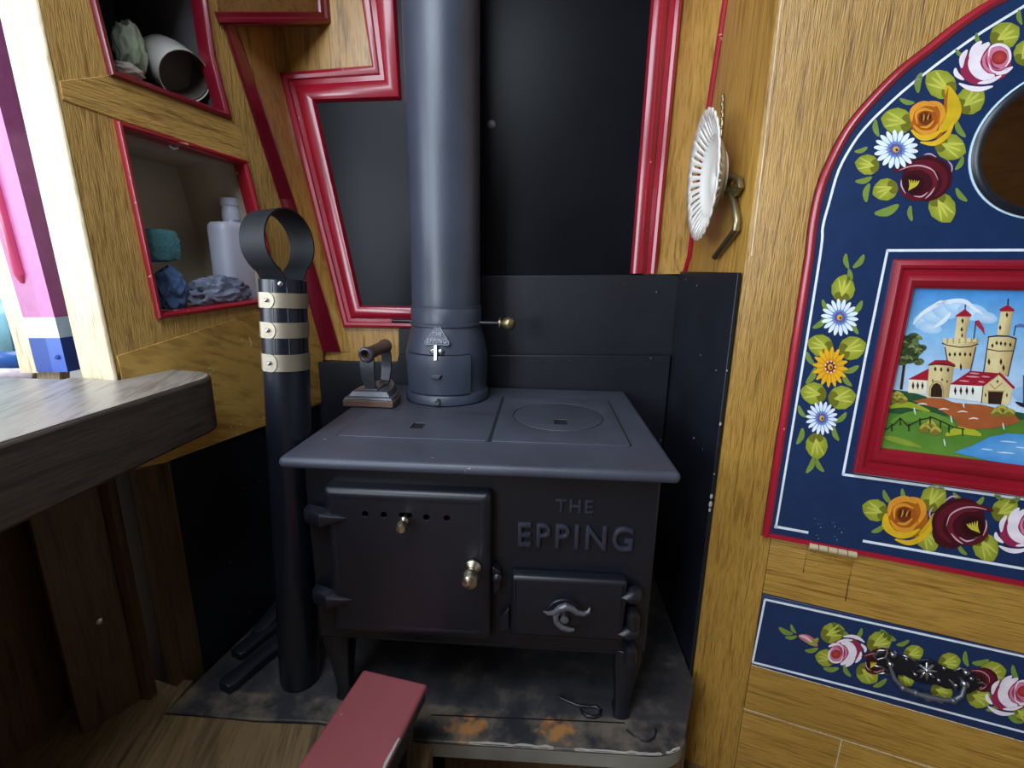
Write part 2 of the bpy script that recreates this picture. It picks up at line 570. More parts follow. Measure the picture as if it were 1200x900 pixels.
        me.set_sharp_from_angle(angle=math.radians(angle))
        me.materials.append(M[mat] if isinstance(mat, str) else mat)
        o = bpy.data.objects.new(name, me)
        COL.objects.link(o)
        if parent is not None:
            o.parent = parent
            o.location = org - ORG[parent.name]
        else:
            o.location = org
        ORG[o.name] = org
        if solid:
            md = o.modifiers.new('solid', 'SOLIDIFY')
            md.thickness = solid
            md.offset = 0
        if bevel:
            md = o.modifiers.new('bevel', 'BEVEL')
            md.width = bevel
            md.segments = seg
            md.limit_method = 'ANGLE'
            md.angle_limit = math.radians(40)
        if sub:
            md = o.modifiers.new('sub', 'SUBSURF')
            md.levels = md.render_levels = sub
        return o


def tag(o, label, cat, group=None):
    o['label'] = label
    o['category'] = cat
    if group:
        o['group'] = group
    return o


def thing(name, label, cat, loc, group=None):
    o = bpy.data.objects.new(name, None)
    o.empty_display_size = 0.02
    COL.objects.link(o)
    o.location = loc
    ORG[o.name] = V(loc)
    return tag(o, label, cat, group)


def struct(o):
    o['kind'] = 'structure'
    return o


def copy_tree(src, shift, parent=None):
    c = src.copy()
    COL.objects.link(c)
    if parent is None:
        c.location = src.location + shift
    else:
        c.parent = parent
    ORG[c.name] = ORG[src.name] + shift
    for ch in list(src.children):
        copy_tree(ch, shift, c)
    return c


def moulding(outer, inner, n, prof, closed=False):
    """loft a moulding profile between matching outer and inner corner points"""
    mb = MB()
    rows = []
    for a, b in zip(outer, inner):
        rows.append([a.lerp(b, s) + n * h for s, h in prof])
    k = len(prof)
    vs = [p for r in rows for p in r]
    fs = []
    m = len(rows)
    for i in range(m if closed else m - 1):
        j = (i + 1) % m
        for q in range(k):
            q2 = (q + 1) % k
            fs.append([i * k + q, i * k + q2, j * k + q2, j * k + q])
    if not closed:
        fs.append(list(range(k)))
        fs.append([(m - 1) * k + q for q in range(k)][::-1])
    mb.add(vs, fs)
    return mb


PROF_FRAME = [(0, -0.004), (0, 0.008), (0.05, 0.013), (0.14, 0.015), (0.24, 0.013), (0.28, 0.009), (0.42, 0.009), (0.46, 0.013), (0.6, 0.018), (0.78, 0.019), (0.92, 0.015), (0.98, 0.008), (1, -0.004)]
PROF_BEAD = [(0, -0.003), (0, 0.002), (0.2, 0.006), (0.5, 0.0075), (0.8, 0.006), (1, 0.002), (1, -0.003)]


# ================================================================== THE SHELL
FLZ = -0.22
PLZ = -0.004                                  # top of the boarded step left of the hearth
mb = MB()
mb.prism([V((-1.9, -1.6, FLZ - .04)), V((1.4, -1.6, FLZ - .04)), V((1.4, 1.3, FLZ - .04)), V((-1.9, 1.3, FLZ - .04))], V((0, 0, .04)))
struct(mb.build('floor', 'wood_floor'))

mb = MB()
stp = [on_z(*p, 0) for p in ((250, 838), (300, 843), (375, 846), (430, 858), (500, 868))]
mb.prism([V((-1.3, -.2, FLZ)), V((-.150, -.2, FLZ)), V((-.150, stp[4].y - .003, FLZ))] + [V((p.x, p.y - .002, FLZ)) for p in stp[:4][::-1]] + [V((-.602, stp[0].y - .002, FLZ)), V((-.602, .655, FLZ)), V((-1.3, .655, FLZ))], V((0, 0, PLZ - FLZ)))
struct(mb.build('floor_step', 'wood_floor'))
# ceiling with an open hatch above and behind the camera
CEZ = 1.62
mb = MB()
for a, b in (((-1.9, 0.25), (1.4, 1.3)), ((-1.9, -1.6), (1.4, -0.95)), ((-1.9, -.95), (-1.0, .25)), ((0.05, -.95), (1.4, .25))):
    mb.box((a[0], a[1], CEZ), (b[0], b[1], CEZ + .03))
struct(mb.build('ceiling', 'cabin_cream'))

# wall behind the camera and far right side
mb = MB()
mb.box((-.85, -1.64, FLZ), (1.4, -1.6, CEZ))
mb.box((-1.9, -1.64, FLZ), (-1.75, -1.6, CEZ))
mb.box((-1.75, -1.64, FLZ), (-.85, -1.6, .55))
struct(mb.build('wall_front', 'brown_panel'))
mb = MB()
mb.box((-1.93, -1.6, FLZ), (-1.9, 1.3, .40))
mb.box((-1.93, .75, .40), (-1.9, 1.3, CEZ))
mb.box((-1.93, -1.6, .40), (-1.9, -.70, CEZ))
mb.box((-1.93, -.70, 1.45), (-1.9, .75, CEZ))
struct(mb.build('wall_side', 'cabin_cream'))
mb = MB()
mb.box((1.4, -1.6, FLZ), (1.43, 1.3, CEZ))
mb.box((-1.9, 1.3, FLZ), (1.4, 1.33, CEZ))
struct(mb.build('wall_far', 'cabin_cream'))

# back wall, full height: ochre boards
mb = MB()
zb = 0.50
mb.box((-0.80, YB, zb), (XR + .05, YB + .03, CEZ))
struct(mb.build('wall_back', 'wood_back'))
# black lining below
mb = MB()
mb.box((-0.80, YB, FLZ), (XR + .05, YB + .03, zb))
struct(mb.build('wall_back_lining', 'black_board'))

# return wall right of the range
mb = MB()
ctop = CEZ
mb.prism([V((XR, RC.y, FLZ)), V((XR, YB, FLZ)), V((XR, YB, ctop)), V((XR, RC.y, ctop))], V((.02, 0, 0)))
wr = mb.build('wall_right', 'wood_return')
struct(wr)

# ruled corner strips between the window frame and the side walls
BEADL = [(252, -60), (258, 22), (327, 233), (378, 412)]
_lv = [(236, -60), (258, 22), (279, 86), (279.6, 88), (327, 233), (378, 412)]
_rv = [(318, -60), (323, 22), (331, 86), (331.5, 88), (368, 236), (411, 412)]
BL3 = [PL(*p) for p in _lv]
BR3 = [PB(*p, 0.001) for p in _rv]
mb = MB()
rows = []
for i in range(5):
    kk = 1 if i == 2 else 6
    for k in range(kk if i < 4 else kk + 1):
        t = k / kk
        a = BL3[i].lerp(BL3[i + 1], t)
        b = BR3[i].lerp(BR3[i + 1], t)
        rows.append([a, a.lerp(b, .5), b, b + V((0, .012, 0)), a.lerp(b, .5) + V((0, .012, 0)), a + V((0, .012, 0))])
mb.loft(rows)
struct(mb.build('wall_corner_left', 'wood_back', angle=50))

RBEAD = [(857, -60), (850, 0), (830, 130), (808, 300), (802, 321)]
RB3 = [on_x(p[0], p[1], XR - .001) for p in RBEAD]
RI3 = [PB(p[0], p[1], .001) for p in ((806, -60), (799, 0), (787, 130), (769, 300), (767.5, 321))]
mb = MB()
rows = []
for a, b in zip(RB3, RI3):
    rows.append([a, a.lerp(b, .5), b, b + V((0, .012, 0)), a.lerp(b, .5) + V((0, .012, 0)), a + V((0, .012, 0))])
mb.loft(rows)
struct(mb.build('wall_corner_right', 'wood_back', angle=50))

# beads in the two corners
mb = moulding([p + V((-.002, -.001, 0)) for p in RB3], [p + V((.0005, -.014, 0)) for p in RB3], V((-.9, -.4, 0)).normalized(), PROF_BEAD)
struct(mb.build('trim_1', 'red_chip'))
BLx = [(262, 28), (327, 233), (378, 412)]
mb = moulding([PL(*p) for p in BLx], [PL(*p) + (q - PL(*p)).normalized() * .042 for p, q in zip(BLx, (BR3[1], BR3[4], BR3[5]))], V((.5, -.85, 0)).normalized(), [(0, -.003), (0, .003), (.15, .0055), (.3, .005), (.9, .004), (1, .002), (1, -.003)])
struct(mb.build('trim_2', 'red_dark'))

# overhead brown panel with its red edge (top left)
pA, pB = PL(256, 16), PB(372, 14, .02)
hn = (pB - pA).cross(UP).normalized()
if hn.y > 0:
    hn = -hn
def PO(px, py, off=0.0):
    return hit(px, py, pA + hn * off, hn)
oh = thing('overhead_cupboard', 'brown overhead cupboard panel edged in red at the top left corner of the ceiling', 'cupboard', PO(300, 12))
mb = MB()
mb.prism([PO(205, -90, .0), PO(225, -40, 0), PO(246, 14), PO(372, 14), PO(366, -90)], -hn * .02)
mb.build('panel', 'brown_panel', oh)
mb = moulding([PO(256, 29), PO(387, 29), PO(378, -90)], [PO(250, 14), PO(372, 14), PO(365, -90)], hn, [(0, -.02), (0, .004), (.12, .007), (.4, .008), (.55, .005), (.9, .007), (1, .004), (1, -.02)])
mb.build('red_edge', 'red_dark', oh)

# black panel with the red moulded frame
panel_px = [(360, 112), (466, 110), (462, -80), (775, -80), (752, 330), (480, 372), (418, 372)]
mb = MB()
mb.prism([PB(*p, .002) for p in panel_px], V((0, -.003, 0)))
fp = mb.build('trim_3', 'black_panel')
struct(fp)
outer = [PB(*p) for p in ((412, -80), (437.5, 78.5), (329, 87), (404, 383.5), (492, 385))]
inner = [PB(*p) for p in ((462, -80), (472, 119), (373, 122), (425.5, 357.5), (492, 358.5))]
mb = moulding(outer, inner, V((0, -1, 0)), PROF_FRAME)
struct(mb.build('trim_4', 'red'))
outer = [PB(*p) for p in ((807, -80), (768.5, 320.5))]
inner = [PB(*p) for p in ((768, -80), (737.5, 320.5))]
mb = moulding(outer, inner, V((0, -1, 0)), PROF_FRAME)
struct(mb.build('trim_5', 'red'))
c = PB(576, 146, .005)
mb = MB()
mb.lathe(c, [(.0085, 0), (.0085, .002), (.006, .0035), (0, .0037)], n=20, axis=V((0, -1, 0)))
mb.lathe(c + V((0, -.0035, 0)), [(.0022, 0), (.0022, .0008), (0, .0008)], n=10, axis=V((0, -1, 0)))
tag(mb.build('bolt_cap', 'iron_bare'), 'small round grey bolt head on the black panel right of the flue', 'bolt')

# ================================================================== LEFT BULKHEAD
def pl2(px, py):
    q = PL(px, py)
    return ((q - LP).dot(LD), q.z)

u0 = -0.452                                  # front edge of the bulkhead along LD
ue = (PL(138, 432) - LP).dot(LD)
def lp3(u, z, off=0.0):
    return LP + LD * u + UP * z + LN * off
open_lo = [(141, 148), (287, 191), (306, 252), (306, 355), (186, 370)]
lo2 = [pl2(141, 148), pl2(287, 190), pl2(312, 290), pl2(318, 352), pl2(185.5, 369)]
up2 = [pl2(112, 0), pl2(131, 85), pl2(270, 139), pl2(253, 64), pl2(232, -60), pl2(96, -70)]
farline = [pl2(*BEADL[3]), pl2(*BEADL[2]), pl2(*BEADL[1])]
ztop = 1.42
zs = pl2(190, 543)[1]
zs2 = pl2(315, 497)[1]
main = [(ue, zs + .004), farline[0][0:1] + (zs2,), farline[0], farline[1], farline[2], (farline[2][0], ztop), (ue - .02, ztop), (ue, .566)]
mb = MB()
mb.shape([main, lo2, up2], LP - LN * .018, LD, UP, LN, .018, 0.0)
wl = mb.build('wall_left', 'wood_left', angle=30)
struct(wl)
# lower chipped rail (grain the other way), upper rail between the openings
mb = MB()
mb.prism([PL(*p, .0) for p in ((140, 432), (136, 417), (300, 366), (368, 362), (378, 412), (378, 470), (315, 497), (190, 543), (160, 548))], LN * .0016)
struct(mb.build('wall_left_rail', 'wood_left_worn', bevel=.0006))
mb = MB()
mb.prism([PL(*p, .0) for p in ((69, 95), (73, 117), (139, 140.5), (292, 190), (281, 151), (270, 142), (130, 88))], LN * .0016)
struct(mb.build('wall_left_upper_rail', 'wood_left_h', bevel=.0006))
# bulkhead core, end face towards the doorway, black lining below
e0 = lp3(ue, 0)
core = MB()
pe = PL(138, 432)
W = .072
def epx(px, py):
    return hit(px, py, e0, LD)
core.prism([lp3(ue, FLZ, -.019), lp3(ue + .06, FLZ, -.019), lp3(ue + .06, ztop, -.019), lp3(ue - .0, ztop, -.019)], -LN * (W - .019))
struct(core.build('wall_left_core', 'stool_side'))  # dark paint stands in for the shade under the bench
mb = MB()
mb.prism([lp3(ue, .545, 0.0002), lp3(ue - .018, ztop, 0.0002), lp3(ue - .018, ztop, -W), lp3(ue, .545, -W)], -LD * .006)
struct(mb.build('wall_left_end', 'wood_post', bevel=.003))
mb = MB()
mb.prism([lp3(ue, FLZ), lp3(ue + .052, FLZ), lp3(ue + .052, .56), lp3(ue, .56)], -LN * .018)
struct(mb.build('wall_left_foot', 'wood_dark'))
mb = MB()
mb.prism([lp3(ue + .052, FLZ, -.003), lp3(.03, FLZ, -.003), lp3(.03, .43, -.003), lp3(ue + .052, .43, -.003)], -LN * .018)
struct(mb.build('wall_left_lining', 'black_board'))
# outer casing that closes the niches from behind
# niche linings
def niche(name, ol, depth, mat, floor_mat):
    mb = MB()
    fr = [lp3(u, z, -.018) for u, z in ol]
    bk = [lp3(u, z, -.018 - depth) for u, z in ol]
    n = len(ol)
    outer_f = [lp3(u + (u - sum(q[0] for q in ol) / n) * .05, z + (z - sum(q[1] for q in ol) / n) * .05, -.018) for u, z in ol]
    vs = fr + bk
    fs = [[i, (i + 1) % n, n + (i + 1) % n, n + i] for i in range(n)] + [[n + i for i in range(n)]]
    mb.add(vs, fs)
    o = mb.build(name, mat, solid=.004)
    struct(o)
    return o
niche('wall_left_niche', lo2, .15, 'cream', None)
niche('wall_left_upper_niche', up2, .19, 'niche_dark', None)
# red beads round the openings
def rim(ol, w, name, mat, closed=True):
    n = len(ol)
    cu, cz = sum(p[0] for p in ol) / n, sum(p[1] for p in ol) / n
    outs = []
    for i in range(n):
        p0, p1, p2 = V(ol[i - 1]), V(ol[i]), V(ol[(i + 1) % n])
        d1, d2 = (p1 - p0).normalized(), (p2 - p1).normalized()
        n1, n2 = V((d1.y, -d1.x)), V((d2.y, -d2.x))
        b = (n1 + n2).normalized()
        k = w / max(.4, b.dot(n1))
        q = p1 + b * k
        if (q - V((cu, cz))).length < (p1 - V((cu, cz))).length:
            q = p1 - b * k
        outs.append(q)
    mb = moulding([lp3(q.x, q.y) for q in outs], [lp3(*p) for p in ol], LN, [(0, -.002), (0, .003), (.25, .0075), (.6, .008), (.9, .005), (1, .001), (1, -.02)], closed=True)
    return struct(mb.build(name, mat))
rim([pl2(142.5, 151), pl2(284, 193), pl2(309, 290), pl2(315, 349), pl2(188, 366.5)], .009, 'trim_6', 'red_chip')
rim([pl2(113, 0), pl2(133.5, 82.5), pl2(262, 131), pl2(244, 64), pl2(226, -60), pl2(97, -70)], .010, 'trim_7', 'red_dark')

# painted doorway post beyond the bulkhead, ochre board and blue panel
mb = MB()
RED_GLARE_DIM, RED_GLARE_LIT, WH_DIM, WH_LIT, BL_DIM, BL_LIT = rgb(184, 100, 150), rgb(208, 118, 172), rgb(206, 226, 240), rgb(222, 236, 246), rgb(44, 74, 150), rgb(60, 94, 176)  # glare and facet shading put into the colours: right facet lit, left dim
cl = [(-48, -60), (64, 372), (70, 396), (79.5, 436)]
bl = [(-62, -60), (48, 372), (53, 396), (62, 436)]
al = [(-100, -60), (27, 372), (33, 396), (43, 436)]
c3 = [on_y(*p, .668) for p in cl]
b3 = [on_y(*p, .682) for p in bl]
a3 = [on_y(*p, .705) for p in al]
for i, (r, l) in enumerate(((RED_GLARE_LIT, RED_GLARE_DIM), (WH_LIT, WH_DIM), (BL_LIT, BL_DIM))):
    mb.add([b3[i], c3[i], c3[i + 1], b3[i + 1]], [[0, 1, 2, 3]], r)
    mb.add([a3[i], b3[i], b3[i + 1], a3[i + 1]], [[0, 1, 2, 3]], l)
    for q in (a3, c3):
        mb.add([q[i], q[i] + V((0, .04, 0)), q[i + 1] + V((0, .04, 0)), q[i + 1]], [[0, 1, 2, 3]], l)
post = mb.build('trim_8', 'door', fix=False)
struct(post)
mb = MB()
mb.tube([on_y(-30, 130, .69), on_y(2, 238, .69), on_y(26, 322, .69), on_y(28.5, 331, .693)], [.0095, .0095, .0095, .005], n=16)
struct(mb.build('trim_9', 'post_pink'))
c = on_y(67.5, 418.5, .672)
mb = MB()
mb.lathe(c, [(.0038, -.003), (.0038, .0015), (.0025, .003), (0, .003)], n=16, axis=V((.45, -.9, 0)))
struct(mb.build('trim_10', 'post_blue'))
mb = MB()
mb.prism([on_y(-70, 60, .72), on_y(-8, 240, .72), on_y(28, 372, .72), on_y(45, 437, .72), on_y(24, 437, .72), on_y(17, 405, .72), on_y(-30, 240, .72)], V((0, .03, 0)))
struct(mb.build('trim_11', 'wood_post'))
mb = MB()
LB, DB, PK = rgb(150, 208, 228), rgb(58, 104, 180), rgb(222, 208, 216)
mb.poly([on_y(-80, 350, .77), on_y(6, 350, .77), on_y(18, 411, .77), on_y(-80, 411, .77)], LB)
mb.poly([on_y(-80, 411, .77), on_y(26, 411, .77), on_y(30, 431, .77), on_y(-80, 431, .77)], DB)
mb.poly([on_y(-80, 431, .77), on_y(40, 431, .77), on_y(40, 445, .77), on_y(-80, 445, .77)], PK)
struct(mb.build('door_1', 'door', solid=.01))
mb = MB()
mb.prism([on_y(-80, -80, .83), on_y(70, -80, .83), on_y(70, 560, .83), on_y(-80, 560, .83)], V((0, .02, 0)))
struct(mb.build('wall_doorway', 'wood_post'))

# ================================================================== FIREBACK AND SIDE BOARD
Y1, Y2 = 1.070, 1.056
fbk = thing('fireback', 'two stepped black boards along the wall behind the range and flue', 'board', V((-.1, Y2, 0)))
mb = MB()
pts = [(467, 440), (467, 385), (492, 385), (492, 323.5), (799, 321.5), (787, 440)]
mb.prism([on_y(*p, Y1) for p in pts], V((0, YB - Y1 - .001, 0)))
mb.build('upper_board', 'black_board', fbk, bevel=.002)
mb = MB()
pts = [on_y(*p, Y2) for p in [(350, 424.5), (465, 424.5), (467, 415.5), (786.5, 416.5)]]
pts = [V((pts[0].x, Y2, .001))] + pts + [V((pts[3].x, Y2, .001))]
mb.prism(pts, V((0, Y1 - Y2 - .0005, 0)))
mb.build('lower_board', 'black_board', fbk, bevel=.0025)
# side board on the return wall
XS = XR - .003
sb = thing('heat_shield', 'tall black board with chipped edge on the ochre wall right of the range', 'board', V((XS, .9, FLZ)))
mb = MB()
zt = on_x(870.5, 319.5, XS).z
yf = RC.y - .004
mb.prism([V((XS, yf, FLZ)), V((XS, Y1 - .002, FLZ)), V((XS, Y1 - .002, zt + .002)), V((XS, yf + .003, zt))], V((-.006, 0, 0)))
mb.build('shield_board', 'black_board', sb, bevel=.001)
for (px, py, r) in ((848, 497, .0035), (853, 433, .002), (833.5, 577, .005), (834, 588, .006), (832.5, 594, .004), (840, 555, .002)):
    mb = MB()
    mb.ball(V((XS - .005, yf + .0005, on_x(px, py, XS).z)), r, n=10, sq=(.5, .25, 1))
    mb.build('paint_chip', 'rag_white', sb)
mb = MB()
mb.lathe(on_x(840, 300, XR - .0006), [(.0035, 0), (.0025, .001), (0, .001)], n=12, axis=V((-1, 0, 0)))
mb.build('screw_hole', 'hole', wr)

# ================================================================== HEARTH
ho = [(250, 838), (300, 843), (375, 846), (430, 858), (500, 868), (640, 876.5), (760, 884)]
pts = [on_z(*p, 0) for p in ho]
a = on_z(760, 884, 0)
cr = on_z(803, 862, 0)
arc = []
for k in range(1, 9):
    t = k / 8 * math.pi / 2
    arc.append(V((a.x + (cr.x - a.x) * math.sin(t), a.y + (cr.y - a.y) * (1 - math.cos(t)), 0)))
pts = pts[:-1] + [a] + arc + [V((XS - .008, cr.y + .10, 0)), V((XS - .008, Y2 - .004, 0)), V((-.53, Y2 - .004, 0))]
pts[0] = V((-.60, pts[0].y, 0))
hr = thing('hearth_slab', 'black hearth slab with rusty stained front and rounded corner under the range', 'hearth', V((-.1, .8, FLZ)))
mb = MB()
mb.prism([p - V((0, 0, .006)) for p in pts], V((0, 0, .006)))
mb.build('top_plate', 'hearth', hr, bevel=.002)
mb = MB()
sa, sb2 = on_z(505, 838.5, 0), on_z(732, 848, 0)
mb.prism([sa, sb2, sb2 + V((0, .0022, 0)), sa + V((0, .0022, 0))], V((0, 0, .0004)))
mb.build('plate_seam', 'hole', hr)
random.seed(11)
ed = [on_z(500, 868, 0), on_z(640, 876.5, 0)] + [a] + arc[:6]
chain = []
for p, q in zip(ed, ed[1:]):
    for k in range(14 if (q - p).length > .05 else 3):
        chain.append(p.lerp(q, k / (14 if (q - p).length > .05 else 3)))
ctr0 = V((0, .85, 0))
k0 = 0
while k0 < len(chain) - 3:
    n_ = random.randint(2, 5)
    seg_ = chain[k0:k0 + n_ + 1]
    if random.random() < .62 and len(seg_) > 2:
        mb = MB()
        rows = []
        for i, p in enumerate(seg_):
            d = (ctr0 - p).normalized()
            w_ = (.0008 + .0028 * random.random()) * (0.3 if i in (0, len(seg_) - 1) else 1)
            rows.append([p + d * (.0018 + w_) + V((0, 0, .00015)), p + d * .0015 + V((0, 0, .0001)), p - d * .0002 - V((0, 0, .0012 + w_ * .4))])
        mb.loft(rows, caps=False, closed=False)
        mb.build('edge_chip', 'rag_white', hr)
    k0 += n_
ctr = V((-.1, .85, 0))
mb = MB()
mb.prism([p + (ctr - p) * .006 - V((0, 0, .035)) for p in pts], V((0, 0, .0287)))
mb.build('stone_base', 'stone_edge', hr, bevel=.003)
mb = MB()
mb.prism([V((-.148, .645, FLZ)), V((.27, .66, FLZ)), V((.27, 1.04, FLZ)), V((-.148, 1.04, FLZ))], V((0, 0, -.0355 - FLZ)))
mb.build('plinth', 'wood_dark', hr)

# hook shaped poker wire and thin wire loop lying on the hearth
mb = MB()
pk = [(653, 816), (664, 821), (677, 826.5), (690, 828), (698, 828), (704, 832), (703, 838), (696, 840.5), (688, 839), (682, 834), (680, 830)]
mb.tube([on_z(*p, .0032) for p in pk], [.0016] + [.0028] * 9 + [.0012], n=10)
tag(mb.build('hook_poker', 'iron'), 'black iron wire hook lying on the hearth under the range', 'hook')
mb = MB()
pk = [(734, 855), (742, 862), (752, 868), (760, 869), (767, 864), (769, 856), (768, 853)]
mb.tube([on_z(*p, .0018) for p in pk], .0014, n=8)
tag(mb.build('wire_loop', 'iron'), 'thin bent wire lying by the front right foot of the range', 'wire')

# ================================================================== THE RANGE
ZT = .455
PLB = .4380
XL, XRt, YF, YBk = -.366, .194, .595, 1.046
rg = thing('cooking_range', 'black cast iron solid fuel range standing on the hearth', 'stove', V((-.085, .83, 0)))
YD = .622                                     # front face of the body
BX0, BX1 = -.343, .1755
mb = MB()
mb.prism([V((BX0, YD, .135)), V((BX1, YD, .142)), V((BX1, YD, .4385)), V((BX0, YD, .4385))], V((0, .39, 0)))
mb.box((BX0 + .004, YD + .006, .130), (BX1 - .004, YD + .38, .140))
mb.build('body', 'iron', rg, bevel=.004)
# hotplate with bullnose edge
mb = MB()
mb.prism([V((XL, YF, PLB)), V((XRt, YF, PLB)), V((XRt, YBk, PLB)), V((XL, YBk, PLB))], V((0, 0, ZT - PLB)))
hp = mb.build('hotplate', 'iron_plate', rg, bevel=.0080, seg=6)
def zp(px, py, off=0.0):
    return on_z(px, py, ZT + off)
def slab_on_plate(name, pts, th, mat, parent, bev=.0012):
    m = MB()
    m.prism([p for p in pts], V((0, 0, th)))
    return m.build(name, mat, parent, bevel=bev)
TH = .0024
a, b_, c_, d_ = zp(389, 513), zp(577.5, 516.5), zp(586, 470), zp(424, 479)
y0, y1 = (a.y + b_.y) / 2, .835
x0, x1 = -.320, -.0765
def plate_with_holes(name, ol, holes, z, th, mat, parent, bev):
    m = MB()
    m.shape([ol] + holes, V((0, 0, z)), V((1, 0, 0)), V((0, 1, 0)), UP, th, bev, res=2)
    return m.build(name, mat, parent)
def sqh(px, py, w, d):
    q = zp(px, py)
    return [(q.x - w, q.y - d), (q.x + w, q.y - d), (q.x + w, q.y + d), (q.x - w, q.y + d)]
z0 = ZT - .0002
def rrect(xa, ya, xb, yb, r, corners=(1, 1, 1, 1)):
    out = []
    for i, (cx, cy, s) in enumerate(((xa, ya, 180), (xb, ya, 270), (xb, yb, 0), (xa, yb, 90))):
        if not corners[i]:
            out.append((cx, cy))
            continue
        ox = cx + (r if i in (0, 3) else -r)
        oy = cy + (r if i in (0, 1) else -r)
        for k in range(6):
            t = math.radians(s + 90 * k / 5)
            out.append((ox + r * math.cos(t), oy + r * math.sin(t)))
    return out
yl0 = y0
lid = plate_with_holes('oven_lid', rrect(x0, yl0, x1 - .0008, .834, .006), [sqh(490, 500, .0105, .015)], z0, TH, 'iron_plate', rg, .0006)
mb = MB(); q = zp(490, 500); mb.box((q.x - .0115, q.y - .016, ZT), (q.x + .0115, q.y + .016, ZT + .0005)); mb.build('lifter_hole', 'hole', lid)
x2, x3 = -.0735, .1425
yb1 = .955
cq = zp(655, 490)
cx_, cy_ = .036, .832
rr = .083
circ = [(cx_ + rr * math.cos(2 * math.pi * k / 64), cy_ + rr * 1.04 * math.sin(2 * math.pi * k / 64)) for k in range(64)]
ring = plate_with_holes('ring_plate', rrect(x2, yl0, x3, yb1, .006), [circ], z0, TH, 'iron_plate', rg, .0006)
circ2 = [(cx_ + (rr - .0022) * math.cos(2 * math.pi * k / 64), cy_ + (rr - .0022) * 1.04 * math.sin(2 * math.pi * k / 64)) for k in range(64)]
cover = plate_with_holes('ring_cover', circ2, [sqh(657, 495.5, .0115, .015)], z0, TH, 'iron_plate', ring, .0006)
q = zp(657, 495.5)
mb = MB(); mb.box((q.x - .0125, q.y - .016, ZT), (q.x + .0125, q.y + .016, ZT + .0005)); mb.build('lifter_hole', 'hole', ring)
mb = MB(); mb.box((x0 - .0014, yl0 + .004, ZT - .0003), (x0 + .0004, .832, ZT + .0012)); mb.build('plate_gap', 'hole', rg)
mb = MB(); mb.box((x0 + .004, .8335, ZT - .0003), (x1 - .004, .8352, ZT + .0010)); mb.build('plate_gap', 'hole', rg)
# dark groove between the two plates
mb = MB(); mb.box((x1 - .0014, yl0 + .002, ZT - .0003), (x2 + .0010, .953, ZT + .0024)); mb.build('plate_gap', 'hole', rg)
mb = MB(); mb.box((x3 - .0002, yl0 + .004, ZT - .0003), (x3 + .0022, .953, ZT + .0010)); mb.build('plate_gap', 'hole', rg)

# legs: tapering square cabriole feet
def leg(name, cx, cy, sx, sy):
    m = MB()
    rings = []
    for t, w, off in ((0, .0195, 0), (.12, .021, 0), (.3, .018, .003), (.6, .0135, .006), (.88, .0105, .008), (.94, .0125, .008), (1, .0125, .008)):
        z = .140 * (1 - t)
        x = cx + sx * (.0 - off) * -.2
        y = cy
        o = off
        xc = cx - sx * o * 0.2
        rings.append([V((xc + a * w, y + b * w, z)) for a, b in ((-1, -1), (-.3, -1.25), (.3, -1.25), (1, -1), (1, 1), (-1, 1))])
    m.loft(rings)
    m.build('leg', 'iron', rg, bevel=.0015)
leg('leg', -.3195, .648, -1, -1)
leg('leg', .152, .648, 1, -1)
leg('leg', -.30, .985, -1, 1)
leg('leg', .145, .985, 1, 1)

def FD(px, py, off=0.0):
    return on_y(px, py, YD - off)
U, Vv, Nn = V((1, 0, 0)), V((0, 0, 1)), V((0, -1, 0))
# fire door with real vent holes
TD = .024
fdo = [FD(378, 573, TD), FD(574, 579, TD), FD(577, 752, TD), FD(388, 741, TD)]
xs0, xs1 = (fdo[0].x + fdo[3].x) / 2, (fdo[1].x + fdo[2].x) / 2
zs0, zs1 = (fdo[2].z + fdo[3].z) / 2, (fdo[0].z + fdo[1].z) / 2
holes = []
for px, py in ((427.5, 603), (449.5, 604), (499.5, 607), (523.5, 608)):
    q = FD(px, py, TD)
    holes.append([(q.x + .0047 * math.cos(2 * math.pi * k / 20), q.z + .0047 * math.sin(2 * math.pi * k / 20)) for k in range(20)])
q = FD(475, 604.5, TD)
slot = []
for k in range(24):
    t = 2 * math.pi * k / 24
    slot.append((q.x + (.0055 if math.cos(t) > 0 else -.0055) + .0042 * math.cos(t), q.z + .0042 * math.sin(t)))
holes.append(slot)
mb = MB()
mb.shape([rrect(xs0 + .011, zs0 + .011, xs1 - .011, zs1 - .011, .004)] + holes, V((0, YD + .0005, 0)), U, Vv, Nn, TD - .0006, 0.0005, res=1)
fd = mb.build('fire_door', 'iron', rg, angle=12)
# thick rounded cover cast round the edge, flush with the face
mb = MB()
e = .0125
rings = []
base_l = rrect(xs0, zs0, xs1, zs1, .007)
cxm, czm = (xs0 + xs1) / 2, (zs0 + zs1) / 2
hx_, hz_ = (xs1 - xs0) / 2, (zs1 - zs0) / 2
def inset(d, y):
    return [V((cxm + (x - cxm) * (hx_ - d) / hx_, y, czm + (z - czm) * (hz_ - d) / hz_)) for x, z in base_l]
for d, h in ((0, -.0005), (0, TD - .012), (.0006, TD - .008), (.0024, TD - .0042), (.0055, TD - .0014), (.0095, TD - .0003), (.014, TD - .0003), (.018, TD - .0014)):
    rings.append(inset(d, YD - h))
mb.loft(rings, caps=False)
mb.build('door_edge', 'iron', fd, angle=60)
mb = MB(); mb.box((xs0 + .03, YD + .0002 - .002, q.z - .012), (xs1 - .03, YD - .0012, q.z + .012)); mb.build('vent_slide', 'hole', fd)
c = FD(475, 606, TD)
mb = MB()
mb.lathe(c + V((0, .01, 0)), [(.003, 0), (.003, .014), (.0062, .016), (.0062, .018), (.0035, .020), (.0055, .023), (.0078, .028), (.0080, .032), (.0062, .037), (0, .0385)], n=24, axis=V((.02, -1, -.10)))
tag_ = mb.build('vent_knob', 'brass', fd)
tag_['label'] = 'small brass air vent knob'
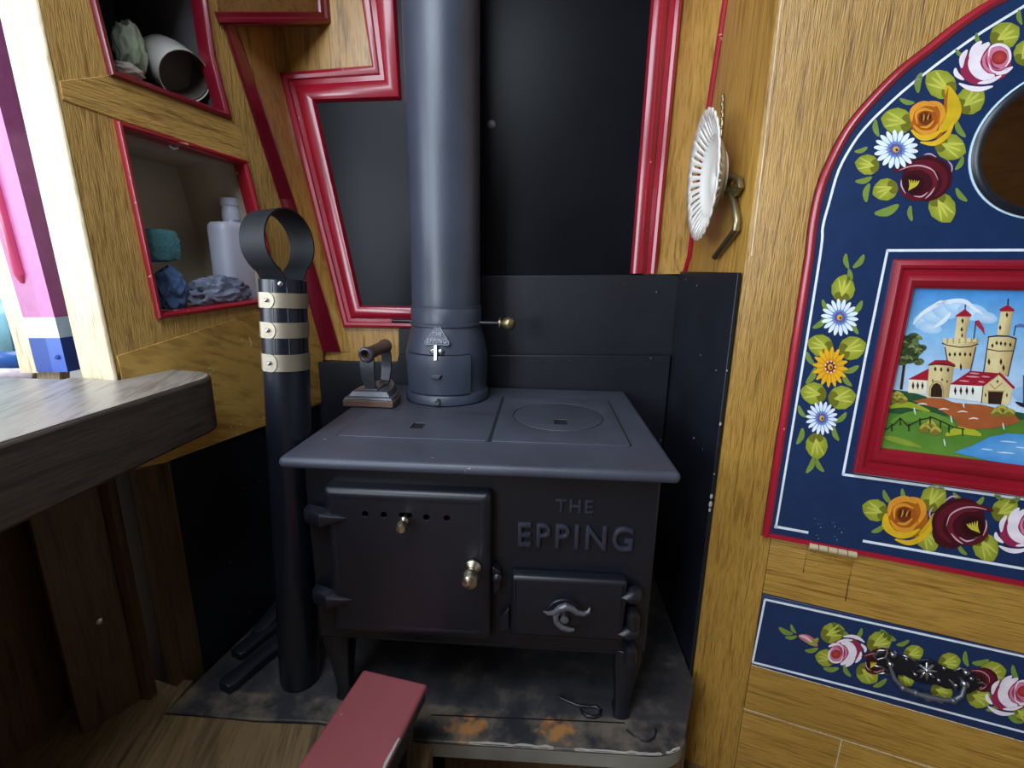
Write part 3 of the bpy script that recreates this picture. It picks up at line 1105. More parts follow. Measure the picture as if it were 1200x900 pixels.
c = FD(554, 664, TD)
mb = MB()
mb.lathe(c, [(.0125, 0), (.0125, .003), (.0095, .006), (.006, .009), (.006, .012), (.010, .016), (.0132, .022), (.0135, .027), (.0105, .034), (.004, .038), (0, .0385)], n=28, axis=V((.0, -1, -.08)))
tag_ = mb.build('door_knob', 'brass', fd)
tag_['label'] = 'round brass door knob'
# strap hinges on the left
for (pa, pb) in (((357, 603), (406, 606)), ((367, 699), (412, 700))):
    A, B = FD(*pa, .012), FD(*pb, TD)
    m = MB()
    zc_ = (A.z + B.z) / 2
    rings = []
    for t, hh, dd in ((0, .0075, .007), (.03, .0100, .011), (.10, .0118, .0150), (.48, .0122, .0170), (.62, .0085, .013), (.85, .0042, .008), (1, .0010, .003)):
        x = A.x + (B.x - A.x) * t
        y = YD - (.010 + (TD - .010) * min(1, t * 3)) + .004
        rings.append([V((x, y - dd * (.3 + .7 * math.cos(a) ** .55) if math.cos(a) > .01 else y + .004, zc_ + hh * math.copysign(abs(math.sin(a)) ** .7, math.sin(a)))) for a in [2 * math.pi * k / 16 for k in range(16)]])
    m.loft(rings)
    m.build('hinge', 'iron', fd)
# catch right of the fire door
c = FD(585, 668, .0)
mb = MB()
mb.prism([FD(578, 657, 0), FD(588, 663, 0), FD(588, 682, 0), FD(580, 690, 0)], V((0, -.016, 0)))
mb.lathe(FD(583, 676, .016), [(.0075, 0), (.0075, .005), (.005, .008), (0, .0085)], n=18, axis=Nn)
mb.build('door_catch', 'iron', rg, bevel=.002)
# ash door
ad0 = [FD(597, 677, TD), FD(729, 681, TD), FD(738, 754, TD), FD(600, 749, TD)]
ax0, ax1 = (ad0[0].x + ad0[3].x) / 2, (ad0[1].x + ad0[2].x) / 2
az0, az1 = (ad0[2].z + ad0[3].z) / 2, (ad0[0].z + ad0[1].z) / 2
mb = MB()
mb.shape([rrect(ax0, az0, ax1, az1, .006)], V((0, YD + .0005, 0)), U, Vv, Nn, TD, .0075, res=5)
ad = mb.build('ash_door', 'iron', rg)
# dished boss and S-shaped latch
c = FD(661, 720, TD)
mb = MB()
prof = [(.026, -.002), (.026, .0003), (.0245, .0012), (.022, .0006), (.012, .0025), (0, .0035)]
mb.lathe(c, prof, n=40, axis=Nn)
mb.build('latch_boss', 'iron', ad)
mb = MB()
sp = [(637, 716.5), (643, 719), (650, 718), (656, 712.5), (663, 710.5), (670, 713), (676, 718), (684, 719.5), (690, 717), (691.5, 712)]
hh = [0, .006, .009, .012, .013, .012, .010, .008, .006, .004]
mb.tube([FD(x, y, TD + .004 + h) for (x, y), h in zip(sp, hh)], [.0012, .0032, .0042, .0048, .005, .0048, .0042, .0036, .0030, .0012], n=14)
sp = [(664, 713), (656, 715), (651, 721), (652, 729), (658, 735), (667, 738), (673, 738)]
mb.tube([FD(x, y, TD + .012) for x, y in sp], [.0035, .0042, .0046, .0046, .0044, .0036, .002], n=14)
mb.lathe(FD(661, 720, TD), [(.006, 0), (.006, .012), (0, .013)], n=18, axis=Nn)
mb.build('latch_handle', 'iron_bare', ad)
for (pa, pb, kn) in (((726, 700), (752, 698), (742, 719)), ((722, 742), (749, 741), (739, 759))):
    A, B = FD(*pa, TD), FD(*pb, .012)
    m = MB()
    zc_ = (A.z + B.z) / 2
    rings = []
    for t, h, dd in ((0, .001, .002), (.25, .006, .010), (.5, .0105, .014), (.8, .0115, .014), (.95, .009, .010), (1, .005, .004)):
        x = A.x + (B.x - A.x) * t
        y = YD - TD * (1 - .45 * t) + .004
        rings.append([V((x, y - dd * math.cos(a) if math.cos(a) > 0 else y + .006, zc_ + h * math.sin(a))) for a in [2 * math.pi * k / 16 for k in range(16)]])
    m.loft(rings)
    m.build('hinge', 'iron', ad)
    K = FD(*kn, .002)
    m = MB()
    m.tube([K + V((-.003, -.002, .010)), K + V((-.003, -.013, .006)), K + V((-.003, -.014, -.010)), K + V((-.003, -.002, -.012))], [.007, .0098, .0098, .007], n=16)
    m.build('hinge_lug', 'iron', ad)
c = FD(591, 724, 0)
mb = MB()
mb.prism([FD(586, 718, 0), FD(597, 706, 0), FD(598, 730, 0), FD(586, 736, 0)], V((0, -.013, 0)))
mb.build('ash_door_catch', 'iron', rg, bevel=.002)
# raised lettering
mb = MB()
q = FD(673.5, 629.5)
mb.text('EPPING', q + V((0, .0006, 0)), U, Vv, Nn, .0525, .0046, bevel=.0023, spacing=1.22, sx=.85, offset=-.0012)
mb.build('lettering', 'iron_letter', rg)
mb = MB()
q = FD(673, 593.5)
mb.text('THE', q + V((0, .0006, 0)), U, Vv, Nn, .0285, .0022, bevel=.0013, spacing=1.22, sx=.92, offset=-.0006)
mb.build('lettering', 'iron_letter', rg)

# flue box on the hotplate
FX, FY = -.1935, .955
rT = .073
fb = MB()
prof = [(.0835, .0005), (.0865, .003), (.0865, .018), (.0835, .0215), (.0815, .024), (.083, .05), (.0845, .078), (.0835, .098), (.0775, .125), (.0715, .147), (.070, .152), (.0735, .1535), (.0735, .158), (.0712, .1595), (.0708, .187), (.069, .1895), (.060, .1895)]
k = 1.0
fb.lathe(V((FX, FY, ZT)), [(r * k, z) for r, z in prof], n=64)
flb = fb.build('flue_box', 'flue', rg, angle=45)
def cyl(th, z, r):
    return V((FX + r * math.sin(th), FY - r * math.cos(th), ZT + z))
# curved soot door on its front
mb = MB()
TH0, TH1 = math.radians(-50), math.radians(42)
def rprof(z):
    for (r1, z1), (r2, z2) in zip(prof[3:], prof[4:]):
        if z1 <= z <= z2:
            return r1 + (r2 - r1) * (z - z1) / (z2 - z1)
    return .083
rows = []
for i in range(9):
    z = .024 + (.101 - .024) * i / 8
    r = max(rprof(z), .0815)
    rows.append([cyl(TH0 + (TH1 - TH0) * k / 14, z, r + .0060) for k in range(15)] + [cyl(TH1 - (TH1 - TH0) * k / 14, z, r - .002) for k in range(15)])
mb.loft(rows)
gp_ = MB()
rows = []
for i in range(9):
    z = .0226 + (.1026 - .0226) * i / 8
    r = max(rprof(z), .0815)
    t0, t1 = TH0 - .018, TH1 + .022
    rows.append([cyl(t0 + (t1 - t0) * k / 14, z, r + .0012) for k in range(15)] + [cyl(t1 - (t1 - t0) * k / 14, z, r - .002) for k in range(15)])
gp_.loft(rows)
gp_.build('door_gap', 'hole', flb)
sd = mb.build('soot_door', 'flue', flb, bevel=.0008)
mb = MB()
c = cyl(math.radians(-2), .060, .088)
mb.prism([c + V((-.011, 0, .004)), c + V((.011, 0, .004)), c + V((.007, 0, -.004)), c + V((-.008, 0, -.004))], V((-.001, -.009, .002)))
mb.build('finger_grip', 'flue', sd, bevel=.0015)
# latch clip and stud
mb = MB()
c = cyl(math.radians(-3), .106, .084)
mb.prism([c + V((-.0035, -.001, .016)), c + V((.003, -.001, .017)), c + V((.0035, -.007, -.012)), c + V((-.003, -.007, -.013))], V((0, -.003, 0)))
mb.lathe(c + V((-.006, 0, .004)), [(.006, -.004), (.006, .003), (.004, .005), (0, .005)], n=16, axis=Nn)
mb.lathe(c + V((.009, 0, .003)), [(.006, -.004), (.006, .002), (0, .004)], n=16, axis=Nn)
mb.build('latch_clip', 'steel', flb, bevel=.0008)
mb = MB()
c = cyl(math.radians(-1), .011, .0865)
mb.tube([c + V((0, .004, 0)), c + V((0, -.004, 0))], .0028, n=12)
mb.tube([c + V((-.005, -.005, .001)), c + V((-.001, -.0055, .003)), c + V((.003, -.0055, 0)), c + V((0, -.0055, -.004))], .0022, n=10, loop=True)
mb.tube([c + V((0, -.005, .002)), c + V((.001, -.006, .007))], .0025, n=10)
mb.build('split_pin', 'steel', flb)
# triangular badge
bc = cyl(math.radians(-2), .139, .0745)
bn = V((math.sin(math.radians(-2)), -math.cos(math.radians(-2)), .30)).normalized()
bu = V((math.cos(math.radians(-2)), math.sin(math.radians(-2)), 0)).normalized()
bv = bn.cross(bu).normalized()
if bv.z < 0:
    bv = -bv
mb = MB()
tri = []
for cx0, cy0, s in ((-.0205, -.0155, 210), (.0205, -.0155, 330), (0, .0155, 90)):
    for k in range(7):
        t = math.radians(s - 60 + 120 * k / 6)
        tri.append((cx0 + .0045 * math.cos(t), cy0 + .0045 * math.sin(t)))
mb.shape([tri], bc - bn * .004, bu, bv, bn, .0068, .0006)
bd = mb.build('badge', 'flue', flb)
mb = MB()
mb.text('EPPING', bc + bn * .0025 - bv * .012, bu, bv, bn, .0118, .0016, bevel=.0003, spacing=1.08)
mb.text('THE', bc + bn * .0025 + bv * .001, bu, bv, bn, .0105, .0016, bevel=.0003, spacing=1.08)
tri2 = [(x * .9, y * .9 - .0005) for x, y in tri]
mb.tube([bc + bn * .003 + bu * x * 1.0 + bv * y * 1.0 for x, y in [(p[0] * .93, p[1] * .93) for p in tri]], .0008, n=6, loop=True)
lt = mb.build('badge_lettering', 'iron_bare', bd)
# damper rod and knob
zr = .158
mb = MB()
mb.tube([V((FX - .110, FY - .012, ZT + zr)), V((FX + .115, FY - .012, ZT + zr))], .0042, n=14)
dr = mb.build('damper_rod', 'iron', flb)
kx = V((FX + .108, FY - .012, ZT + zr))
mb = MB()
mb.lathe(kx, [(.004, 0), (.0105, .001), (.0105, .004), (.006, .006), (.0095, .010), (.0135, .017), (.0138, .022), (.011, .029), (.005, .0335), (0, .034)], n=28, axis=V((1, 0, 0)))
tag_ = mb.build('damper_knob', 'brass_old', flb)
tag_['label'] = 'round aged brass damper knob'

# flue pipe
fl = thing('flue_pipe', 'tall grey black flue pipe rising from the range to the roof', 'pipe', V((FX, FY, ZT + .188)))
mb = MB()
mb.lathe(V((FX, FY, ZT)), [(.062, .186), (.0685, .186), (.0690, .215), (.0685, .217), (.0685, .45), (.069, .70), (.069, CEZ - ZT - .001)], n=72, caps=True)
mb.build('pipe', 'flue', fl, angle=45)
mb = MB()
mb.lathe(V((FX, FY, ZT)), [(.0689, .187), (.0705, .188), (.0705, .191), (.0689, .192)], n=72, caps=False)
mb.build('pipe_joint', 'flue', fl)

# ================================================================== FLAT IRON
fi = thing('flat_iron', 'small old flat iron with tubular handle standing on the back left of the hotplate', 'iron', zp(430, 470) + V((0, 0, 0)))
q0 = zp(397.5, 478.5)
q1 = zp(462.5, 478.5)
hx, hy = (q0.x + q1.x) / 2 + .001, (q0.y + q1.y) / 2 + .002
hw = .0495
ax = V((.02, 1, 0)).normalized()
px_ = V((1, -.02, 0)).normalized()
def fo(s, z, back=0.0):
    z = z + .0004
    """outline of the sole: flat heel towards us, sides bending in to a point"""
    out = []
    for a, b in ((-1, 0), (1, 0), (1.02, .035), (.8, .075), (.4, .11), (0, .125), (-.4, .11), (-.8, .075), (-1.02, .035)):
        out.append(V((hx, hy, ZT + z)) + px_ * a * hw * s + ax * (back + b * (1 if s == 1 else .9)))
    return out
mb = MB()
mb.loft([fo(1, .0012), fo(1, .014)])
mb.build('sole', 'rust', fi, bevel=.0015)
mb = MB()
mb.loft([fo(.97, .014, .002), fo(.93, .019, .003), fo(.84, .0195, .008), fo(.70, .029, .013), fo(.5, .030, .016)])
mb.build('iron_body', 'iron_bare', fi, bevel=.0012)
zg = (on_y(428.5, 414.5, hy + .02)).z
gA = V((on_y(429, 414.5, hy + .01).x, hy + .012, zg))
gB = gA + V((.013, .074, .006))
bs = V((hx, hy, ZT))
mb = MB()
mb.prism([bs + px_ * -.012 + ax * .016 + UP * .029, bs + px_ * .014 + ax * .016 + UP * .029, bs + px_ * .012 + ax * .10 + UP * .029, bs + px_ * -.010 + ax * .10 + UP * .029], UP * .004)
def strap(path, w, t):
    rings = []
    for i, p in enumerate(path):
        d = (path[min(i + 1, len(path) - 1)] - path[max(i - 1, 0)]).normalized()
        n = d.cross(px_).normalized()
        rings.append([p + px_ * a * w[i] + n * b * t for a, b in ((-1, -1), (1, -1), (1, 1), (-1, 1))])
    return rings
f0 = bs + ax * .022 + UP * .031 + px_ * -.002
mb.loft(strap([f0 + ax * .012, f0 + ax * .003 + UP * .004, f0.lerp(gA, .35) - ax * .004, f0.lerp(gA, .7) - ax * .003, gA + V((0, .004, -.008))], [.011, .011, .0125, .014, .0135], .003))
b0 = bs + ax * .080 + UP * .031 + px_ * .008
mb.loft(strap([b0 - ax * .012, b0 + UP * .005, b0.lerp(gB, .35) + ax * .006, b0.lerp(gB, .7) + ax * .005, gB + V((0, -.004, -.008))], [.0095, .0095, .0105, .0105, .0105], .003))
mb.build('handle_post', 'iron_bare', fi, bevel=.001)
mb = MB()
gd = (gB - gA).normalized()
mb.lathe(gA - gd * .004, [(.0088, .012), (.0088, .001), (.0095, -.001), (.0135, -.001), (.0145, .001), (.0145, .006), (.0125, .009), (.0118, .04), (.0122, .066), (.0138, .070), (.0138, .080), (.010, .082), (0, .082)], n=28, axis=gd, caps=False)
mb.lathe(gA - gd * .004, [(.009, .010), (0, .0105)], n=28, axis=gd, caps=False)
gr = mb.build('grip', 'rust', fi)
mb = MB()
mb.lathe(gA - gd * .0045, [(.0090, .004), (.0090, .0), (.0105, -.0018), (.0138, -.0012), (.0149, .001), (.0149, .005)], n=28, axis=gd, caps=False)
mb.build('grip_end', 'iron_bare', gr)

# ================================================================== SPARE CHIMNEY
B0 = on_z(352, 794, .0015)
tp = on_y(331.5, 327, B0.y + .035)
dirc = (tp - B0).normalized()
Lc = (tp - B0).length
ch = thing('spare_chimney', 'black chimney tube with three metal bands and loop handle standing left of the range', 'chimney', B0)
rc = .0335
mb = MB()
mb.lathe(B0, [(rc - .004, .0), (rc - .001, .002), (rc, .006), (rc, Lc - .002), (rc - .003, Lc), (rc - .003, Lc - .03), (0, Lc - .03)], n=48, axis=dirc, caps=True)
mb.build('tube', 'tube', ch)
cm = (CAM - B0)
fr = (cm - dirc * cm.dot(dirc)).normalized()          # towards the camera
def tpt(py):
    """length along the tube at picture row py"""
    best = min((abs((lambda q: CY + F * down.dot(q - CAM) / fwd.dot(q - CAM))(B0 + dirc * (Lc * k / 600)) - py), k) for k in range(560, 601) ) if False else None
    lo, hi = 0.0, Lc
    for _ in range(40):
        m = (lo + hi) / 2
        q = B0 + dirc * m + fr * rc - CAM
        y = CY + F * down.dot(q) / fwd.dot(q)
        if y > py:
            lo = m
        else:
            hi = m
    return (lo + hi) / 2
side = dirc.cross(fr).normalized()
if side.x < 0:
    side = -side
for (ya, yb) in ((343.5, 361.5), (378.5, 397), (416, 436)):
    za, zb_ = tpt(yb), tpt(ya)
    m = MB()
    m.lathe(B0, [(rc + .0002, za), (rc + .0014, za + .0004), (rc + .0014, zb_ - .0004), (rc + .0002, zb_)], n=48, axis=dirc, caps=False)
    b = m.build('metal_band', 'band', ch)
    m = MB()
    sd_ = (fr * .72 - side * .70).normalized()
    zc_ = (za + zb_) / 2
    tg = dirc.cross(sd_).normalized()
    if tg.x < 0:
        tg = -tg
    # overlapping rounded tongue of the band
    rings = []
    hw_ = (zb_ - za) / 2
    pts = []
    for k in range(9):
        t = math.radians(-90 + 180 * k / 8)
        pts.append((.006 + .008 * math.cos(t), hw_ * 1.02 * math.sin(t)))
    pts = [(-.012, -hw_ * 1.02)] + pts + [(-.012, hw_ * 1.02)]
    m.prism([B0 + dirc * (zc_ + q) + (sd_ * math.cos(p / rc) + tg * math.sin(p / rc)) * (rc + .0012) for p, q in pts], sd_ * .0018)
    m.build('band_tongue', 'band', b)
    m = MB()
    m.lathe(B0 + dirc * zc_ + sd_ * (rc + .0026) + tg * .002, [(.0032, -.001), (.0032, .001), (.0015, .0022), (0, .0022)], n=14, axis=sd_)
    m.build('rivet', 'steel', b)
# raised seams down the top of the tube
for a in (-.45, .15, .7):
    m = MB()
    d_ = (fr * math.cos(a) + side * math.sin(a))
    m.tube([B0 + dirc * tpt(331) + d_ * rc, B0 + dirc * tpt(436) + d_ * rc], .0007, n=6)
    m.build('seam', 'tube', ch)
m = MB()
m.lathe(B0 + dirc * tpt(333) + (fr * .98 - side * .1).normalized() * rc, [(.0035, -.001), (.0035, .001), (.0018, .002), (0, .002)], n=14, axis=fr)
m.build('rivet', 'steel', ch)
# the loop: a flat strap bent round, its axis turned to the right
axl = V((.955, -.29, .05)).normalized()
cl_ = on_y(326.5, 285, tp.y)
wv = V((0, 0, 1)) - axl * axl.z
wv.normalize()
uu = wv.cross(axl).normalized()
R_, hwid = .0470, .0235
rings = []
np_ = 48
seq = []
for k in range(np_ + 1):
    t = math.radians(-62 + (360 - 56) * k / np_)
    seq.append((R_ * math.cos(t) * .98, R_ * math.sin(t)))
seq = [(.012, -.064), (.016, -.055)] + seq[1:-1] + [(-.016, -.055), (-.012, -.064)]
for i, (a, b) in enumerate(seq):
    p = cl_ + uu * a + wv * b
    n_ = V((a, b)).normalized()
    nn = uu * n_.x + wv * n_.y
    rings.append([p + axl * s * hwid + nn * q * .0012 for s, q in ((-1, -1), (1, -1), (1, 1), (-1, 1))])
m = MB()
m.loft(rings)
hl = m.build('loop_handle', 'strap', ch, angle=50)

# dark sticks and dust behind the chimney
gp = 'kindling sticks behind the spare chimney'
for i, (pa, pb, ra, lb) in enumerate((((262, 806), (333, 748), .010, 'nearest dark wooden stick on the hearth left of the spare chimney'),
                                   ((276, 768), (330, 725), .009, 'pale ended dark stick lying behind the nearest one by the spare chimney'),
                                   ((300, 745), (338, 700), .009, 'farthest dark stick propped behind the spare chimney'))):
    A, B = on_z(*pa, ra + .0005), on_z(*pb, ra + .0005 + (.0 if i < 2 else .015))
    if i == 2:
        B = B + V((0, 0, .004))
    m = MB()
    d = (B - A).normalized()
    s_ = d.cross(UP).normalized()
    w_ = .016
    m.loft([[A.lerp(B, t) + s_ * w_ * a * k + UP * ra * b for a, b in ((-1, -1), (1, -1), (1.0, .6), (.3, 1), (-.9, .8))] for t, k in ((0, .8), (.1, 1), (.5, .93), (.9, 1.04), (1, .85))])
    tag(m.build('kindling_stick', 'iron_bare' if False else 'black_board', bevel=.002), lb, 'stick', gp)

# ================================================================== BENCH (thick worn plank by the bulkhead)
ZB = .55
th = ZB - on_x(252, 505, -.505).z
bn_ = thing('bench', 'low bench with thick worn grey plank top and rounded corner at the left', 'bench', V((-.70, .3, PLZ)))
ol = [(-.90, .632), (-.90, -.25), (-.505, -.25), (-.505, .625)]
cxr, cyr, r_ = -.555, .655, .05
for k in range(1, 10):
    t = math.radians(-10 + 95 * k / 9)
    ol.append((cxr + r_ * math.cos(t), cyr + .055 * math.sin(t)))
pj = lp3(ue, 0, .003)
ol += [(-.597, .718), (pj.x + .001 + .0175, pj.y + .075), (pj.x + .001, pj.y - .003), (-.70, .645), (-.70, .632)]
m = MB()
m.prism([V((x, y, ZB - th)) for x, y in ol], V((0, 0, th - .001)))
m.build('plank', 'slab_edge', bn_, bevel=.005, seg=3)
m = MB()
gx, gy = -.75, .2
m.prism([V((gx + (x - gx) * .986, gy + (y - gy) * (.992 if y < .63 else .997), ZB - .0012)) for x, y in ol], V((0, 0, .0012)))
m.build('worn_top', 'wood_slab', bn_, bevel=.001)
m = MB()
m.prism([V((-.700, .545, PLZ)), V((-.660, .612, PLZ)), V((-.685, .627, PLZ)), V((-.725, .56, PLZ))], V((0, 0, ZB - th - PLZ)))
m.build('support_board', 'wood_dark', bn_, bevel=.002)
m = MB()
c = hit(117, 728, V((-.68, .58, 0)), V((.87, -.5, 0)))
m.lathe(c, [(.006, -.004), (.006, .002), (.003, .004), (0, .004)], n=16, axis=V((.87, -.5, 0)))
m.build('bolt', 'steel', bn_)
m = MB()
m.box((-.89, -.22, PLZ), (-.53, -.18, ZB - th))
m.build('support_board', 'wood_dark', bn_, bevel=.002)
m = MB()
m.box((-.78, -.18, PLZ), (-.765, .625, ZB - th))
m.box((-.765, .612, PLZ), (-.645, .627, ZB - th))
m.build('light_block_board', 'wood_dark', bn_)  # boards added to keep daylight out from under the bench

# ================================================================== STOOL
ZS = .13
s0, s1, s2, s3 = on_z(425, 785, ZS), on_z(502, 799.5, ZS), on_z(453, 893, ZS), on_z(349, 901, ZS)
bx = ((s1 - s0) * .5 + (s2 - s3) * .5)
wS = bx.length
dS = ((s3 - s0) + (s2 - s1)).normalized()
xS = V((-dS.y, dS.x, 0))
if xS.x < 0:
    xS = -xS
st = thing('foot_stool', 'small footstool with worn red top in front of the hearth', 'stool', V((*(s0.xy + s1.xy) / 2, PLZ)) + dS * .16)
o0 = (s0 + s1) / 2
wS = (s1 - s0).length / 2
def SP(a, b, z):
    q = o0 + xS * a + dS * b
    return V((q.x, q.y, z))
L_ = .32
m = MB()
m.prism([SP(-wS, 0.0, ZS - .018), SP(wS, 0.0, ZS - .018), SP(wS, L_, ZS - .018), SP(-wS, L_, ZS - .018)], V((0, 0, .018)))
m.build('seat', 'stool_red', st, bevel=.004, seg=3)
m = MB()
m.prism([SP(wS - .0005, .012, ZS - .017), SP(wS + .0012, .012, ZS - .017), SP(wS + .0012, L_ - .01, ZS - .017), SP(wS - .0005, L_ - .01, ZS - .017)], V((0, 0, .0125)))
m.build('side_edge', 'stool_side', st)
m = MB()
random.seed(3)
e1, e2 = [], []
for k in range(26):
    b = .085 + .20 * k / 25
    w_ = (.0015 + .0035 * random.random()) * math.sin(math.pi * (k + .5) / 26) ** .5
    e1.append(SP(wS - .0025 - w_, b, ZS + .0001))
    e2.append(SP(wS + .0004, b, ZS - .004 - w_ * 2))
m.loft([[a, SP(wS - .001, .085 + .20 * k / 25, ZS + .0002), b] for k, (a, b) in enumerate(zip(e1, e2))], caps=False, closed=False)
m.build('worn_edge', 'rag_white', st)
for b in (.035, L_ - .055):
    m = MB()
    m.prism([SP(-wS + .012, b, PLZ), SP(-wS + .03, b, PLZ), SP(-.008, b, PLZ + .05), SP(.008, b, PLZ + .05), SP(wS - .03, b, PLZ), SP(wS - .012, b, PLZ), SP(wS - .006, b, ZS - .0175), SP(-wS + .006, b, ZS - .0175)], dS * .018)
    m.build('leg_board', 'stool_side', st, bevel=.0015)
for a in (-wS + .008, wS - .020):
    m = MB()
    m.prism([SP(a, .054, ZS - .055), SP(a + .012, .054, ZS - .055), SP(a + .012, L_ - .056, ZS - .055), SP(a, L_ - .056, ZS - .055)], V((0, 0, .037)))
    m.build('side_rail', 'stool_side', st, bevel=.0015)

# ================================================================== THINGS IN THE NICHES
zfl = min(z for u, z in lo2) + .0
def nz(px, py, back):
    return PL(px, py, -back)
def niche_floor(u):
    # the lower edge of the opening slopes a little
    (ua, za), (ub, zb2) = lo2[4], lo2[3]
    return za + (zb2 - za) * (u - ua) / (ub - ua)
# white bottle
q = nz(280, 351, .055)
uq = (q - LP).dot(LD)
zf = niche_floor(uq) + .0025
bt = thing('bottle', 'flat white plastic bottle with white cap at the right of the lower niche', 'bottle', lp3(uq, zf, -.055))
zt_ = nz(272, 262, .055).z
ztc = nz(282, 236, .055).z
ul = (nz(254, 300, .055) - LP).dot(LD)
wB = (uq - ul) * .92
def ro(u, off, wu, wo, z, r=.3):
    out = []
    for k in range(32):
        t = 2 * math.pi * k / 32
        c_, s_ = math.cos(t), math.sin(t)
        e_ = .45
        out.append(lp3(u + wu * math.copysign(abs(c_) ** e_, c_), z, off + wo * math.copysign(abs(s_) ** e_, s_)))
    return out
ub = ul + wB
hz = zt_ - zf
m = MB()
m.loft([ro(ub, -.055, wB * .96, .021, zf), ro(ub, -.055, wB, .024, zf + .006), ro(ub, -.055, wB, .024, zf + hz * .9), ro(ub, -.055, wB * .97, .023, zf + hz * .96), ro(ub, -.055, wB * .85, .019, zt_), ro(ub + .008, -.055, .0135, .012, zt_ + .0015), ro(ub + .008, -.055, .0125, .011, zt_ + .010)])
m.build('bottle_body', 'white', bt, angle=50)
m = MB()
cb = lp3(ub + .008, zt_ + .006, -.055)
hc = ztc - zt_ - .004
m.lathe(cb, [(.0150, 0), (.0155, .002), (.0155, hc * .45), (.0145, hc * .5), (.0145, hc * .62), (.0165, hc * .68), (.0165, hc * .96), (.0150, hc), (0, hc)], n=32)
m.build('cap', 'white', bt)
# teal sponge
q = nz(189, 290, .05)
uq = (q - LP).dot(LD)
za = nz(189, 310, .05).z
zb2 = nz(189, 265, .05).z
m = MB()
m.blob(lp3(uq, (za + zb2) / 2, -.06), [LD * .030, LN * .030, UP * (zb2 - za) * .5], amp=.05, fr=2.5, seed=4, sub=4, ridged=False)
ms = m
# square it up into a pad
cc = lp3(uq, (za + zb2) / 2, -.06)
for i, p in enumerate(ms.v):
    d = p - cc
    a, b, c = d.dot(LD) / .030, d.dot(LN) / .030, d.z / ((zb2 - za) * .5)
    mx_ = max(abs(a), abs(b), abs(c), 1e-6)
    ln_ = math.sqrt(a * a + b * b + c * c)
    k = (ln_ / mx_) * .62 + .38
    ms.v[i] = cc + d * k * .88
tag(ms.build('sponge', 'teal'), 'teal sponge pad on top of the blue cloth in the lower niche', 'sponge')
# blue and grey cloths
def cloth(name, pxs, back, mat, label, seed, depth=.032, amp=.30, fr=1.7):
    (xa, ya), (xb, yb) = pxs
    A, B = nz(xa, ya, back), nz(xb, yb, back)
    c0 = (A + B) / 2
    uc = (c0 - LP).dot(LD)
    hwu = abs((B - A).dot(LD)) / 2
    hwz = abs(B.z - A.z) / 2
    zf0 = niche_floor(uc) + .0022
    m = MB()
    m.blob(V((c0.x, c0.y, c0.z)), [LD * hwu * 1.05, LN * depth, UP * hwz * 1.1], amp=amp, fr=fr, seed=seed, sub=5, floor=zf0)
    return tag(m.build(name, mat, angle=80), label, 'cloth')
cloth('cloth', ((182, 314), (217, 364)), .045, 'rag_blue', 'crumpled blue cloth at the left of the lower niche', 3, depth=.03, amp=.36, fr=1.5)
cloth('cloth', ((216, 325), (294, 362)), .022, 'rag_grey', 'crumpled grey cloth in front of the white bottle in the lower niche', 9, depth=.019, amp=.42, fr=2.3)
# small cup hook under the niche roof
for k in range(10, 140):
    c = nz(209, 171, k / 1000)
    uq = (c - LP).dot(LD)
    (ua, za), (ub_, zb3) = lo2[0], lo2[1]
    if c.z > za + (zb3 - za) * (uq - ua) / (ub_ - ua) - .0145:
        break
m = MB()
m.lathe(c + UP * .012, [(.004, 0), (.0085, -.002), (.0085, -.003), (.003, -.004)], n=16)
m.tube([c + UP * .009, c + UP * .002, c + LD * -.004 - UP * .004, c + LD * -.010 - UP * .006, c + LD * -.016 - UP * .003], [.0022, .0022, .0026, .0026, .0018], n=10)
tag(m.build('cup_hook', 'white'), 'small white hook under the roof of the lower niche', 'hook')

# white enamel jug lying on its side in the upper niche
cA = nz(217, 90, .032)
cB = nz(180, 62, .120)
jug = thing('enamel_jug', 'off white enamel jug lying on its side in the upper niche', 'jug', cA)
axj = (cB - cA).normalized()
zfl2 = niche_floor
m = MB()
m.lathe(cA, [(.038, .0), (.0395, -.001), (.0395, .002), (.040, .05), (.037, .075), (.026, .092), (.024, .105), (.020, .105), (.022, .09), (.034, .072), (.037, .045), (.0375, .002)], n=48, axis=axj, caps=False)
m.lathe(cA, [(.0375, .045), (.001, .046)], n=48, axis=axj, caps=False)
jb = m.build('jug_body', 'enamel', jug, fix=True)
m = MB()
m.lathe(cA, [(.0370, .0015), (.0368, .043), (.0, .044)], n=48, axis=axj, caps=False)
m.build('jug_inside', 'enamel_in', jug)
# pale cloth hung behind it and crumpled green cloth at left
m = MB()
cN = nz(207, 40, .13)
m.loft([[cN + UP * z + LD * r * math.cos(t) * 1.1 + LN * r * math.sin(t) * .5 for t in [2 * math.pi * k / 20 for k in range(20)]] for z, r in ((-.055, .048), (-.03, .040), (0, .030), (.03, .020), (.055, .014), (.075, .012))])
tag(m.build('funnel', 'enamel', angle=60), 'pale cone shaped funnel standing behind the enamel jug in the upper niche', 'funnel')
m = MB()
cG = nz(152, 58, .07)
m.blob(cG, [LD * .022, LN * .022, UP * .042], amp=.34, fr=1.3, seed=12, sub=5)
tag(m.build('glove', 'rag_green', angle=80), 'crumpled pale green work glove at the left of the upper niche', 'glove')
m = MB()
cG = nz(151, 83, .028)
m.blob(cG, [LD * .024, LN * .013, UP * .011], amp=.25, fr=1.4, seed=21, sub=4)
tag(m.build('cloth', 'rag_white', angle=80), 'small white scrap of cloth below the glove in the upper niche', 'cloth')

